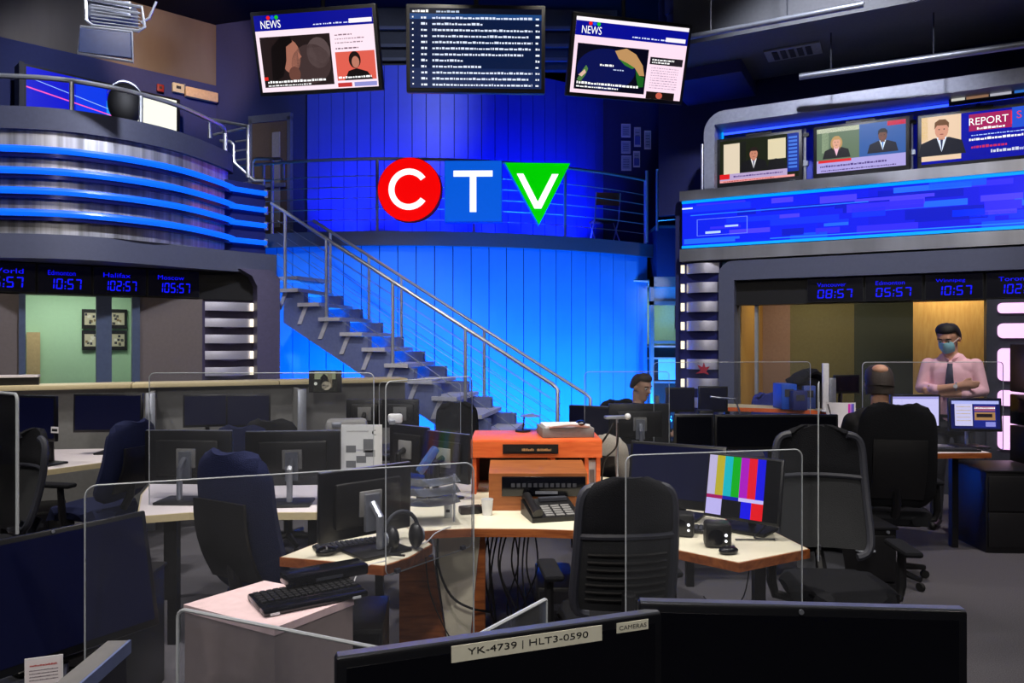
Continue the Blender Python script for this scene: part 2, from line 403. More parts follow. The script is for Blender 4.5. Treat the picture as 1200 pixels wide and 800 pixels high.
# ------------------------------------------------------------------ plane frames for the two side sets
class Plane:
    def __init__(s, O, ang): s.O = Vector((*O, 0)); s.a = ang; s.d = Vector((math.cos(ang), math.sin(ang), 0)); s.n = Vector((-math.sin(ang), math.cos(ang), 0))
    def px(s, u, v=400, y=0):
        q = (u-600)/F; x = (q*(s.O.y+y*s.n.y)-s.O.x-y*s.n.x)/(s.d.x-q*s.d.y); Y = s.O.y+x*s.d.y+y*s.n.y
        return x, CH-(v-400)/F*Y
    def w(s, x, y, z=0): p = s.O+s.d*x+s.n*y; return (p.x, p.y, z)
RW = Plane((2.178, 9.3), math.atan2(-1.65, 3.116))
LW = Plane((-5.19, 7.5), math.atan2(1.05, 1.59))

# ---- right set wall
rw = struct('wall_right_set', (RW.O.x, RW.O.y, 0), RW.a)
XE = 5.2
x_in = RW.px(863)[0]; x_out = RW.px(845)[0]; x_wr = RW.px(1155)[0]; x_pr = RW.px(1170)[0]
MB().b2((-.02, -.02, 2.62), (XE, .9, 3.40)).build('header_core', dgrey, rw)
MB().b2((-.03, -.16, 2.64), (XE, -.02, 2.79)).build('steel_band', band_steel, rw)
MB().b2((-.02, -.2, 3.38), (XE, .9, 3.50)).build('steel_ledge', band_steel, rw)
# rounded arch round the big window
ar = [(x_out, 0), (x_out, 2.45)]+[(x_out+.17-.17*math.cos(PI/2*k/6), 2.45+.17*math.sin(PI/2*k/6)) for k in range(1,7)]+[(XE, 2.62), (XE, 2.387), (x_in, 2.387), (x_in, 0)]
MB().prism_y(ar, -.14, .25).build('arch_frame', grey_paint, rw)
MB().b2((-.05, -.06, 0), (x_out, .05, 2.63)).build('fin_backing', mat('fin_back_blue', rgb(40, 44, 110), .4, .4), rw)
fin = None
for k in range(11):
    z = 2.53-.236*k
    if fin is None: fin = MB().slab(lambda s, t: (.04+(x_out-.05)*(s+1)/2, -.07-.07*math.sin(PI*(s+1)/2), (t-.5)*.125), 10, 2, .02).build('steel_fin', fin_steel, rw); o = fin
    else: o = again(fin, rw)
    o.location.z = z+.02
    if k == 0: cap = MB().b2((-.03, -.10, -.05), (.008, -.06, .05)).build('fin_light', warm_led, rw); o = cap
    else: o = again(cap, rw)
    o.location.z = z+.02
# post and light-box panel right of the window
MB().b2((x_wr, -.1, 0), (XE, .2, 2.09)).build('post_panel', dgrey, rw)
# upper recess with grey surround
ztop = 4.47
x0 = RW.px(826)[0]
ar = [(x0, 3.5), (x0, ztop-.25)]+[(x0+.25-.25*math.cos(PI/2*k/6), ztop-.25+.25*math.sin(PI/2*k/6)) for k in range(1,7)]+[(XE, ztop), (XE, ztop-.16), (x0+.13, ztop-.16), (x0+.13, 3.5)]
MB().prism_y(ar, -.05, .75).build('recess_surround', mat('pale_grey_paint', rgb(150, 154, 172), .45, .2), rw)
MB().b2((x0+.1, .72, 3.5), (XE, .80, ztop)).build('recess_back', mat('recess_blue', rgb(50, 70, 200), .5), rw)
MB().b2((x0+.14, .30, 3.52), (x0+.16, .34, ztop-.17)).build('recess_light', cyan_led, rw)
o = MB().b2((x0+.16, .30, ztop-.20), (XE, .34, ztop-.18)).build('recess_light', mat('blue_strip_led', rgb(20, 40, 200), .3, emit=rgb(40, 70, 255), estr=3), rw)
MB().b2((-.6, .85, 3.4), (XE, .95, 7)).build('wall_above', dnavy, rw)
# side wall between the centre wall and the right set
MB().b2((-.12, -.02, 0), (-.02, .85, 3.4)).build('end_panel', dnavy, rw)

# light boxes of the right panel, each a lit pane in its frame
lb = struct('trim_lightbox_panel', (RW.O.x, RW.O.y, 0), RW.a)
for (u0, v0, v1) in ((1169, 355, 367), (1169, 379, 396), (1169, 408, 446), (1169, 457, 475), (1169, 487, 526)):
    a, z1 = RW.px(u0, v0, -.12); _, z0 = RW.px(u0, v1, -.12)
    MB().prism_y(rrect(a, z0, a+.95, z1, min(.05, (z1-z0)*.4)), -.125, -.10).build('light_box', pink_led, lb)

# window glass and mullion
wn = struct('window_1', (RW.O.x, RW.O.y, 0), RW.a)
xm = RW.px(885)[0]
for a, b in ((x_in, xm-.02), (xm+.02, RW.px(1002)[0]), (RW.px(1003)[0], x_wr)):
    MB().b2((a, .10, .85), (b, .112, 2.09)).build('pane', winglass, wn)
MB().b2((xm-.018, .06, .0), (xm+.018, .15, 2.387)).build('mullion', rail_m, wn)
MB().b2((x_in, .02, 0), (x_wr, .16, .85)).build('window_sill', dgrey, wn)
# clock header box above the window
MB().b2((x_in, -.02, 2.09), (XE, .20, 2.387)).build('clock_header', black, wn)

# room behind the right window
rr = struct('wall_right_room', (RW.O.x, RW.O.y, 0), RW.a)
YB = 1.9
def room_panel(u0, u1, m, y=YB, name='wall_section', z1=2.62):
    a = RW.px(u0, y=y)[0]; b = RW.px(u1, y=y)[0]; MB().b2((a, y, 0), (b, y+.05, z1)).build(name, m, rr)
room_panel(845, 926, mat('rose_taupe', rgb(170, 138, 122), .7))
room_panel(926, 1001, mat('olive_wall', rgb(128, 122, 82), .7))
room_panel(1001, 1110, mat('dark_green_wall', rgb(70, 78, 66), .7))
room_panel(1070, 1165, wood_mat('maple_panel', rgb(204, 164, 100), rgb(216, 180, 116), axis=(6, 6, 1)), y=.9, name='maple_screen', z1=2.3)
MB().b2((x_in-.05, .3, 0), (x_in+.0, YB, 2.62)).build('wall_reveal', mat('ochre_wall', rgb(200, 150, 70), .6), rr)
MB().b2((x_in-.05, .2, 2.62), (XE, YB+.05, 2.66)).build('room_ceiling', mat('room_ceiling_paint', rgb(170, 168, 160), .8), rr)
MB().b2((XE-.9, .2, 0), (XE-.85, YB, 2.62)).build('wall_end', dgrey, rr)

# ---- left set: curved balcony over a window wall
lwS = struct('wall_left_set', (0, 0, 0))
def smooth_path(pts, n=6):
    out = []; P_ = [Vector(p) for p in pts]
    for i in range(len(P_)-1):
        a = P_[max(i-1,0)]; b = P_[i]; c = P_[i+1]; d = P_[min(i+2,len(P_)-1)]
        for k in range(n):
            t = k/n; out.append(.5*((2*b)+(c-a)*t+(2*a-5*b+4*c-d)*t*t+(3*b-a-3*c+d)*t**3))
    out.append(P_[-1]); return [(p.x, p.y) for p in out]
lowp = smooth_path([(-8, 7.22), (-6.4, 7.2), (-5.02, 7.25), (-4.27, 7.48), (-3.62, 8.25), (-3.23, 8.72), (-2.9, 9.08)])
upp = smooth_path([(-8, 7.22), (-6.4, 7.2), (-5.02, 7.25), (-4.3, 7.45), (-3.74, 8.05), (-3.50, 8.9), (-3.52, 9.2)])
def offs(path, d):
    out = []
    for i in range(len(path)):
        a = Vector(path[max(i-1,0)]); b = Vector(path[min(i+1,len(path)-1)]); t = (b-a).normalized(); out.append((path[i][0]+t.y*d, path[i][1]-t.x*d))
    return out
backl = [(-3.2, 9.6), (-5.5, 8.2), (-8, 8.2)]
MB().prism(offs(lowp, .02)+backl, 2.47, 2.71).build('lower_fascia', grey_paint, lwS)
MB().prism(offs(upp, -.06)+[(-3.9, 9.6), (-5.5, 8.4), (-8, 8.4)], 2.71, 3.10).build('balcony_core', dgrey, lwS)
MB().strip(offs(upp, -.03), 3.0, 3.74, .05).build('balcony_core_upper', dgrey, lwS)
MB().strip(offs(upp, .05), 3.73, 3.95, .14).build('parapet', mat('dark_slate_paint', rgb(66, 70, 92), .5, .1), lwS)
# polished steel cladding in separate sheets
k = 0; step = 2
while k+step < len(upp)-1:
    seg_ = upp[k:k+step+1]
    MB().strip(seg_, 2.71, 3.73, .02).build('steel_sheet', steel, lwS); k += step
for z in (3.51, 3.30, 3.105, 2.89):
    MB().strip(offs(upp, .07), z-.055, z-.015, .07).build('tube_ledge', mat('tube_ledge_navy', rgb(18, 26, 96), .25, .3), lwS)
    MB().tube([(p[0], p[1], z+.02) for p in offs(upp, .07)], .034).build('neon_tube', neon, lwS)
# recessed flat end bay of the balcony with its own tubes
MB().prism([(-3.52, 8.95), (-3.12, 9.36), (-3.3, 9.75), (-3.9, 9.6)], 2.71, 3.62).build('end_bay', mat('end_bay_blue', rgb(40, 48, 112), .4, .3), lwS)
for z in (3.51, 3.30, 3.105, 2.89):
    MB().tube([(-3.50, 8.90, z), (-3.10, 9.32, z)], .032).build('neon_tube', neon, lwS)
    MB().b2((-.02, -.02, -.05), (.02, .02, .05)).build('tube_bracket', silver, lwS).location = (-3.10, 9.33, z)
# window wall below
lw = struct('wall_left_window', (LW.O.x, LW.O.y, 0), LW.a)
def lpx(u, v=400, y=0): return LW.px(u, v, y)
def lpanel(u0, u1, z0, z1, m, y=0, th=.06, name='wall_panel'):
    a = lpx(u0, y=y)[0]; b = lpx(u1, y=y)[0]; return MB().b2((a, y, z0), (b, y+th, z1)).build(name, m, lw)
taupe_d = mat('dark_taupe_panel', rgb(104, 94, 92), .7, var=.06)
lpanel(-120, 25, 0, 2.14, taupe_d); lpanel(164, 237, 0, 2.14, taupe_d)
postm = mat('blue_grey_post', rgb(70, 82, 108), .5)
for a, b in ((22, 30), (113, 131), (155, 164)): lpanel(a, b, 0, 2.14, postm, y=-.05, th=.1, name='window_post')
lpanel(25, 164, 0, .95, dgrey, name='window_sill')
lpanel(237, 300, 0, 2.14, mat('fin_back_plum', rgb(70, 62, 90), .5), y=.04, name='fin_backing')
lpanel(-120, 323, 2.14, 2.47, black, y=.02, th=.2, name='clock_header')
a, b = lpx(297)[0], lpx(323)[0]
MB().prism_y([(a, 0), (b, 0), (b, 2.40), (b-.10, 2.5), (a-.2, 2.5), (a-.06, 2.42), (a, 2.30)], -.18, .25).build('arch_leg', mat('plum_grey_paint', rgb(72, 68, 96), .55), lw)
fx0 = lpx(240)[0]; fx1 = lpx(296)[0]; fin = None
for k in range(9):
    if fin is None: fin = MB().slab(lambda s, t: (fx0+(fx1-fx0)*(s+1)/2, -.01-.05*math.sin(PI*(s+1)/2), (t-.5)*.10), 8, 2, .02).build('steel_fin', fin_steel, lw); cap = MB().b2((fx1-.035, -.05, -.045), (fx1, -.02, .045)).build('fin_light', warm_led, lw); o, o2 = fin, cap
    else: o = again(fin, lw); o2 = again(cap, lw)
    o.location.z = 2.06-.19*k; o2.location.z = 2.06-.19*k
w2 = struct('window_2', (LW.O.x, LW.O.y, 0), LW.a)
for u0, u1 in ((30, 113), (131, 155)):
    MB().b2((lpx(u0)[0], .02, .95), (lpx(u1)[0], .03, 2.14)).build('pane', winglass, w2)
# green room behind the left window
lr = struct('wall_left_room', (LW.O.x, LW.O.y, 0), LW.a)
mint = mat('mint_wall', rgb(176, 214, 178), .8, var=.03)
MB().b2((-2.5, 1.5, 0), (2.4, 1.56, 2.47)).build('wall_back', mint, lr)
MB().b2((-2.5, .1, 2.42), (2.4, 1.5, 2.46)).build('room_ceiling', mat('left_room_ceiling', rgb(200, 205, 195), .8), lr)
MB().b2((1.9, .25, 0), (1.95, 1.5, 2.42)).build('wall_end', mint, lr)
MB().b2((lpx(31, y=1.47)[0], 1.40, .95), (lpx(47, y=1.47)[0], 1.48, 1.76)).build('notice_board', mat('cork_board', rgb(190, 165, 120), .8), lr)

def lamp_light(name, loc, aim, watts, cone, col, rad):
    l = bpy.data.lights.new(name, 'SPOT'); l.energy = watts; l.spot_size = math.radians(cone); l.spot_blend = .6; l.color = col; l.shadow_soft_size = rad
    o = bpy.data.objects.new(name, l); C.objects.link(o); o.location = loc
    o.rotation_euler = (Vector(aim)-Vector(loc)).to_track_quat('-Z', 'Y').to_euler(); return o
def panel_light(name, loc, watts, sx, sy, col, rz=0):
    l = bpy.data.lights.new(name, 'AREA'); l.shape = 'RECTANGLE'; l.size = sx; l.size_y = sy; l.energy = watts; l.color = col
    o = bpy.data.objects.new(name, l); C.objects.link(o); o.location = loc; o.rotation_euler = (0, 0, rz); return o
# room ceiling panels (lamp body + its light)
def ceiling_panel(pl, x, y, z, sx, sy, watts, col, label):
    t = thing('ceiling_light', label, 'light', pl.w(x, y, z), pl.a)
    MB().b2((-sx/2, -sy/2, -.03), (sx/2, sy/2, 0)).build('housing', white_p, t)
    panel_light('ceiling_light_glow', pl.w(x, y, z-.035), watts, sx*.9, sy*.9, col, pl.a)
ceiling_panel(RW, 2.9, .55, 2.6, .5, .3, 16, (1, .74, .42), 'warm ceiling light above the maple screen behind the right window')
ceiling_panel(RW, 1.3, 1.0, 2.6, .6, .4, 10, (1, .84, .62), 'ceiling light in the olive room behind the right window')
ceiling_panel(LW, .6, .8, 2.41, 1.2, .5, 17, (1, .97, .86), 'long ceiling light in the mint green room')

# ------------------------------------------------------------------ unseen studio lamps: desk spots and added fill
def unseen_lamp(spec, label, lens):
    x, y, z, ax, ay, az, watts, cone, col, rad = spec
    d = (Vector((ax, ay, az))-Vector((x, y, z))).normalized(); base = Vector((x, y, z))
    t = thing('unseen_lamp', label, 'lamp', (x, y, z), 0, 'unseen studio lamps under the ceiling')
    R_ = d.to_track_quat('-Z', 'Y').to_matrix().to_4x4()
    m = MB(); m.M = R_; m.lathe([(.06, .34), (.10, .30), (.13, .16), (.14, .03)], 20).build('housing', black, t)
    m = MB(); m.M = R_; m.lathe([(.125, .025), (.125, .03)], 20).build('lens', lens, t)
    m = MB(); m.tube([(-.16, 0, .1), (-.16, 0, .3), (0, 0, .42), (.16, 0, .3), (.16, 0, .1)], .012, 6); m.tube([(0, 0, .42), (0, 0, 7-z)], .015, 6); m.build('yoke', black, t)
    lamp_light('unseen_lamp_beam', base+d*.05, (ax, ay, az), watts, cone, col, rad)
for i, s_ in enumerate(LAMPS): unseen_lamp(s_, 'unseen studio spotlight under the ceiling, lighting the newsroom', lamp_face)
blue_lens = mat('blue_lens', rgb(40, 110, 255), .3, emit=rgb(20, 110, 255), estr=2)
for i, s_ in enumerate(BLUES):
    x, y, z, ax, ay, az, watts, cone, col, rad = s_
    t = thing('floor_wash_light', 'blue floor wash light in front of the curved blue wall', 'lamp', (x, y, 0), math.atan2(ay-y, ax-x)-PI/2, 'blue floor wash lights')
    MB().box((0, -.03, .14), (.34, .10, .16), .012, (-.5, 0, 0)).build('housing', black, t); MB().box((0, .035, .165), (.30, .01, .12), 0, (-.5, 0, 0)).build('lens', blue_lens, t)
    for sx in (-.18, .18): MB().b2((sx-.01, -.05, 0), (sx+.01, .0, .16)).build('bracket', black, t)
    d = (Vector((ax, ay, az))-Vector((x, y, z))).normalized(); lamp_light('floor_wash_beam', Vector((x, y, z))+d*.05, (ax, ay, az), watts, cone, col, rad)
# small blue uplights on the mezzanine floor at the foot of the upper wall
for i, u in enumerate((395, 480, 525, 590, 652, 690)):
    a = math.asin(max(-.9, min(.9, ((u-600)/F*11.4-CX)/5.3))); p = arc(5.35, a)
    t = thing('uplight', 'small blue uplight on the mezzanine floor under the royal blue wall', 'lamp', (p.x, p.y, 3.16), a, 'mezzanine uplights')
    MB().lathe([(.07, 0), (.08, .03), (.06, .10)], 14).build('housing', black, t); MB().lathe([(.05, .10), (.05, .105)], 14).build('lens', blue_lens, t)
    q = arc(4.75, a); lamp_light('uplight_beam', (p.x, p.y, 3.29), (q.x, q.y, 4.1), 95, 120, DEEP, .05)

# ------------------------------------------------------------------ hanging screens
def hang_tv(label, loc, yaw, pitch, draw, w=1.24, h=.76):
    t = thing('hanging_screen', label, 'screen', loc, yaw, 'screens hung from the ceiling')
    R_ = Euler((pitch, 0, 0)).to_matrix().to_4x4()
    m = MB(); m.M = R_; m.box((0, .035, 0), (w, .07, h), .012).build('casing', black, t)
    p = Pic(w-.07, h-.075, (.0, .0, .05), -.003, R_); draw(p); p.build('display', pic_m, t)
    m = MB(); m.tube([(0, .08, h*.2), (0, .16, h*.45), (0, .16, 7-loc[2])], .022, 8); m.build('ceiling_pole', dgrey, t)
    m = MB(); m.M = R_; m.box((0, .09, 0), (.4, .06, .3), .01).build('wall_plate', dgrey, t)
def news_head(p, y0=.80):
    p.up(); p.rect(0, y0, 1, 1, (.03, .05, .55)); p.up()
    for x, c in ((.125, (.9,.1,.1)), (.16, (.1,.3,.9)), (.195, (.1,.75,.1))): p.ell(x, y0+.165, .016, .026, c, 12)
    p.text('NEWS', .055, y0+.03, .10, W1, .17)
    for k in range(4): p.greek(.50+k*.085, .50+k*.085+.07, y0+.035, .02, (.85,.87,1))
def draw_news_face(p):
    p.rect(0, 0, 1, 1, (.97,.88,.93)); news_head(p)
    p.rect(.80, .83, .99, .885, (.97,.93,.97)); p.up()
    p.rect(.03, .06, .63, .72, (.13,.09,.09)); p.rect(.66, .10, .99, .47, (.85,.36,.30)); p.up()
    p.ell(.45, .34, .17, .26, (.24,.18,.18)); p.ell(.52, .48, .10, .2, (.33,.27,.27)); p.ell(.28, .45, .085, .22, (.62,.40,.33)); p.up()
    p.poly([(.10,.10),(.12,.58),(.2,.7),(.29,.71),(.31,.64),(.25,.58),(.24,.40),(.2,.2)], (.06,.04,.04)); p.poly([(.345,.52),(.375,.44),(.345,.41)], (.62,.40,.33)); p.ell(.30, .22, .05, .1, (.40,.25,.21))
    p.ell(.82, .36, .05, .11, (.10,.05,.04)); p.up(); p.ell(.825, .33, .032, .075, (.72,.46,.38)); p.poly([(.72,.10),(.76,.22),(.83,.25),(.92,.2),(.96,.10)], (.06,.03,.03)); p.up()
    p.greek(.06, .56, .115, .035, W1); p.greek(.06, .44, .072, .022, (.9,.9,.9)); p.rect(.03,.155,.065,.20,(.85,.15,.12))
    p.greek(.67, .95, .125, .03, W1); p.greek(.67, .82, .68, .02, (.55,.45,.5)); p.greek(.67, .92, .63, .018, (.6,.5,.55)); p.greek(.67, .90, .58, .018, (.6,.5,.55)); p.greek(.67, .86, .505, .02, (.45,.35,.4))
    p.rect(.66, .015, .78, .07, (.75,.2,.2)); p.rect(.80, .015, .99, .07, (.55,.55,.8))
def draw_list(p):
    p.rect(0, 0, 1, 1, (.04,.10,.24)); p.up(); p.rect(0, .86, 1, .93, (.10,.26,.48)); p.rect(0, .93, 1, 1, (.03,.05,.12)); p.rect(0, .0, 1, .25, (.05,.13,.30)); p.up()
    p.greek(.02, .14, .945, .035, W1); p.greek(.2, .38, .945, .028, (.7,.75,.85)); rnd = random.Random(3)
    for k in range(12):
        y = .865-.076*k; p.rect(.018, y+.012, .028, y+.03, W1); p.greek(.085, .13, y, .032, (.9,.93,1), rnd)
        p.greek(.17, (.93,.56,.93,.90,.93,.92,.86,.40,.54,.93,.9,.93)[k], y, .031, (.84,.88,.97), rnd); p.greek(.955, .985, y, .032, (.9,.93,1), rnd)
def draw_globe(p):
    p.rect(0, 0, 1, 1, (.97,.85,.92)); news_head(p, .76); p.rect(0, .95, 1, 1, (.97,.93,.96)); p.rect(.80, .79, .98, .845, (.97,.93,.97)); p.up()
    p.rect(.03, .05, .66, .66, (.02,.02,.09)); p.up(); p.ell(.30, .34, .26, .28, (.03,.06,.30), 28); p.up()
    p.poly([(.36,.60),(.46,.645),(.55,.58),(.62,.44),(.645,.30),(.60,.30),(.55,.40),(.48,.45),(.40,.50)], (.72,.55,.36)); p.poly([(.56,.38),(.60,.30),(.645,.28),(.645,.15),(.60,.14),(.575,.26)], (.10,.36,.12))
    p.poly([(.40,.50),(.48,.455),(.55,.40),(.53,.38),(.46,.42)], (.20,.45,.16))
    p.poly([(.05,.18),(.09,.30),(.12,.38),(.14,.33),(.12,.24),(.08,.15)], (.30,.46,.25)); p.up(); p.poly([(.06,.24),(.11,.32),(.125,.28),(.09,.22)], (.85,.70,.62)); p.greek(.24, .36, .385, .03, W1); p.greek(.36, .46, .34, .02, (.7,.75,.9))
    p.greek(.05, .60, .125, .035, W1); p.greek(.05, .42, .08, .022, W1)
    p.rect(.68, .47, .98, .57, (.13,.11,.14)); p.rect(.68, .0, .94, .10, (.10,.06,.06)); p.up(); p.ell(.80, .05, .03, .045, (.75,.35,.28)); p.greek(.70, .90, .525, .025, W1); p.greek(.70, .86, .49, .022, W1)
    for k in range(9): p.greek(.70, .95, .42-.034*k, .012, (.66,.56,.66))
hang_tv('left hanging screen showing a news page with a face in profile', (-1.851, 6.99, 4.391), math.radians(-9), math.radians(16), draw_news_face)
hang_tv('middle hanging screen showing a dark blue list of headlines', (-.327, 6.7, 4.30), math.radians(2), math.radians(4), draw_list, 1.26, .78)
hang_tv('right hanging screen showing a news page with a globe', (1.156, 7.262, 4.412), math.radians(14), math.radians(18), draw_globe)

# ------------------------------------------------------------------ lit channel logo on the mezzanine rail
def glow(name, col, s): return mat(name, tuple(c*.25 for c in col), .5, emit=col, estr=s, spec=.1)
def logo(name, label, poly, loc, face, side, letter, rz):
    t = thing(name, label, 'sign', loc, rz, 'illuminated logo shapes on the mezzanine rail')
    MB().prism_y(poly, 0, .14).build('can', side, t)
    MB().prism_y([(x*.985, z*.985) for x, z in poly], -.012, -.001).build('lit_face', face, t)
    m = MB(); letter(m); m.build('lit_letter', glow('letter_white', (1, 1, 1), 1.15), t)
    m = MB(); m.tube([(0, .14, -.1), (0, .26, -.1)], .02, 6); m.tube([(0, .14, .12), (0, .26, .12)], .02, 6); m.build('bracket', silver, t)
def ringC(m):
    R0, R1 = .285, .205; n = 28; a0 = .62
    pts = [(R0*math.cos(a0+(2*PI-2*a0)*k/n), R0*math.sin(a0+(2*PI-2*a0)*k/n)) for k in range(n+1)]
    pts += [(R1*math.cos(a0+(2*PI-2*a0)*k/n), R1*math.sin(a0+(2*PI-2*a0)*k/n)) for k in range(n,-1,-1)]; m.prism_y(pts, -.03, -.013)
def letT(m): m.prism_y([(-.045,-.29),(.045,-.29),(.045,.20),(.27,.20),(.27,.28),(-.27,.28),(-.27,.20),(-.045,.20)], -.03, -.013)
def letV(m): m.prism_y([(-.045,-.22),(.05,-.22),(.29,.26),(.20,.26),(.0,-.13),(-.20,.26),(-.29,.26)], -.03, -.013)
logo('disc_sign', 'illuminated red disc with a white letter C', [(.447*math.cos(2*PI*k/40), .447*math.sin(2*PI*k/40)) for k in range(40)], tuple(P(479.5, 222, 10.25)), glow('sign_red', rgb(245, 4, 4), 1.0), mat('red_can', rgb(200, 10, 10), .5), ringC, -.1)
logo('square_sign', 'illuminated blue square with a white letter T', [(-.40,-.425),(.40,-.425),(.40,.425),(-.40,.425)], tuple(P(554.5, 224, 10.25)), glow('sign_blue', rgb(8, 90, 214), 1.0), mat('blue_can', rgb(10, 80, 200), .5), letT, -.02)
logo('triangle_sign', 'illuminated green triangle with a white letter V', [(-.46,.42),(.46,.42),(.02,-.45)], tuple(P(630, 226, 10.3)), glow('sign_green', rgb(0, 205, 0), 1.0), mat('cyan_can', rgb(20, 130, 200), .5, emit=rgb(0, 110, 160), estr=.6), letV, .05)

# ------------------------------------------------------------------ mezzanine railing
rt = thing('mezzanine_railing', 'curved metal railing with cables along the mezzanine edge', 'railing', (CX, CY, 3.2))
A0, A1 = -.40, .70
def rel(R, a, z): return (R*math.sin(a), -R*math.cos(a), z)
MB().tube([rel(5.95, A0+(A1-A0)*k/40, 1.03) for k in range(41)], .022, 8).build('top_rail', rail_m, rt)
for j in range(5): MB().tube([rel(5.95, A0+(A1-A0)*k/30, .17+.155*j) for k in range(31)], .007, 5).build('cable', rail_m, rt)
for u in (300, 442, 555, 662, 757):
    a = math.asin(((u-600)/F*(10.45 if u < 600 else 11.0)-CX)/5.95)
    if u == 757: a = A1
    MB().tube([rel(5.95, a, -.04), rel(5.95, a, 1.03)], .022, 8).build('post', rail_m, rt)
# returning loop at the head of the stairs
hx = thing('stair_head_rail', 'looped white tube rail at the head of the stairs', 'railing', (0, 0, 0))
Yh = 10.75
MB().tube([P(296, 190, Yh), P(299, 186, Yh), P(328, 186, Yh), P(332, 190, Yh), P(332, 211, Yh)], .024, 8).build('upper_loop', rail_m, hx)
MB().tube([P(296, 190, Yh), P(296, 208, Yh), P(300, 211, Yh), P(318, 211, Yh)], .024, 8).build('lower_loop', rail_m, hx)
MB().tube([P(319, 187, Yh), (P(319, 284, Yh).x, Yh, 3.16)], .024, 8).build('post', rail_m, hx)

# ------------------------------------------------------------------ staircase
st = thing('staircase', 'open blue grey staircase climbing left along the curved blue wall', 'stairs', (-2.92, 9.2, 0), math.atan2(-1.0, 2.30))
RUN, RISE, NW = .3135, .182, 1.0
tread_m = mat('tread_grey', rgb(190, 192, 206), .6); string_m = mat('stringer_slate', rgb(104, 116, 166), .55)
tr0 = None; cable_steel = mat('wire_rope', rgb(130, 140, 160), .5, .4)
SX = -.22                                            # treads are skewed a little to the right at the back
def tz(k): return 2.305-RISE*k
for k in range(0, 13):
    if tr0 is None: tr0 = MB().prism([(0, 0), (.32, 0), (.32+SX, NW), (SX, NW)], -.045, 0).build('tread', tread_m, st); o = tr0
    else: o = again(tr0, st)
    o.location = (RUN*k, 0, tz(k))
    if k > -2: MB().prism_y([(RUN*k+.06, tz(k)-.045), (RUN*k+.12, tz(k)-.045), (RUN*k+.02, tz(k)-.26), (RUN*k-.04, tz(k)-.26)], .045, .055).build('tread_bracket', tread_m, st)
pts = []
for k in range(0, 13): pts += [(RUN*k+.05, tz(k)-.05), (RUN*(k+1)+.05, tz(k)-.05)]
pts += [(RUN*12.6, 0), (RUN*11.2, 0), (RUN*0+.05, tz(0)-.42)]
MB().b2((-.34, .30, tz(-1)-.045), (.06, NW, tz(-1))).build('landing_plate', tread_m, st)
MB().prism_y([p for p in pts if p[1] >= -.001], .06, .14).build('stringer', string_m, st)
o = MB().prism_y([p for p in pts if p[1] >= -.001], .80, .86).build('stringer', string_m, st)
for y0, dx, kk, off in ((.03, 0, (0, 2, 5, 8, 11), .95), (.97, SX, (.6, 2.6, 4.2, 8, 12), .95)):
    top = [(RUN*k+.1+dx, y0, tz(k)+off) for k in (-.7 if y0 < .5 else -.3, 11.3 if y0 < .5 else 12.2)]
    end = top[-1]; MB().tube(top+[(end[0]+.05, y0, end[2]-.05), (end[0]+.05, y0, 0.0)], .022, 8).build('handrail', rail_m, st)
    for k in kk[:-1]: MB().tube([(RUN*k+.1+dx, y0, tz(math.ceil(k))-.02), (RUN*k+.1+dx, y0, tz(k)+off)], .02, 8).build('rail_post', rail_m, st)
    for j in range(6): MB().tube([(RUN*-.4+.1+dx, y0, tz(-.4)+.14*(j+.6)), (RUN*11.2+.1+dx, y0, tz(11.2)+.14*(j+.6))], .0035, 5).build('rail_cable', cable_steel, st)

# ------------------------------------------------------------------ LED ribbon and screens on the right set
t = thing('led_ribbon_screen', 'long blue LED ribbon screen wrapped across the right set wall', 'screen', (RW.O.x, RW.O.y, 0), RW.a)
MB().b2((0, -.14, 2.79), (XE, -.02, 3.38)).build('casing', black, t)
p = Pic(XE, .55, (.03,.10,.80), 0, Matrix.Translation((XE/2, -.142, 3.085))); rnd = random.Random(11)
p.up()
for k in range(10): x = k/10; p.rect(x, 0, x+.1, 1, (.03+.03*k/5*(k>2), .10-.004*k, .78+.03*math.sin(k)))
for lay in range(4):
    p.up()
    for k in range(16):
        x = rnd.random()*.95; y = rnd.random()*.9; w_ = rnd.uniform(.04, .16); h_ = rnd.uniform(.05, .2)
        c = rnd.choice([(.05,.16,.92),(.06,.26,.98),(.16,.14,.88),(.02,.07,.66),(.10,.34,.95),(.24,.20,.90)]); p.rect(x, y, min(1, x+w_), min(1, y+h_), c)
p.up(); fr = (.35,.45,.98)
for (a_, b_, c_, d_) in ((.035,.24,.15,.25),(.035,.60,.15,.61),(.035,.24,.0365,.61),(.149,.24,.1505,.61)): p.rect(a_, b_, c_, d_, fr)
p.rect(.0, .86, .025, .89, (.8,.85,1)); p.rect(.055, .28, .09, .33, (.6,.7,1)); p.rect(.10, .40, .13, .44, (.6,.7,1)); p.rect(.02,.70,.4,.72,(.12,.4,1)); p.rect(.2,.08,.7,.10,(.12,.45,1))
p.build('display', pic_hi, t)
for z in (3.352, 2.80):
    MB().b2((0, -.165, z), (XE, -.143, z+.03)).build('light_strip', cyan_led, t)

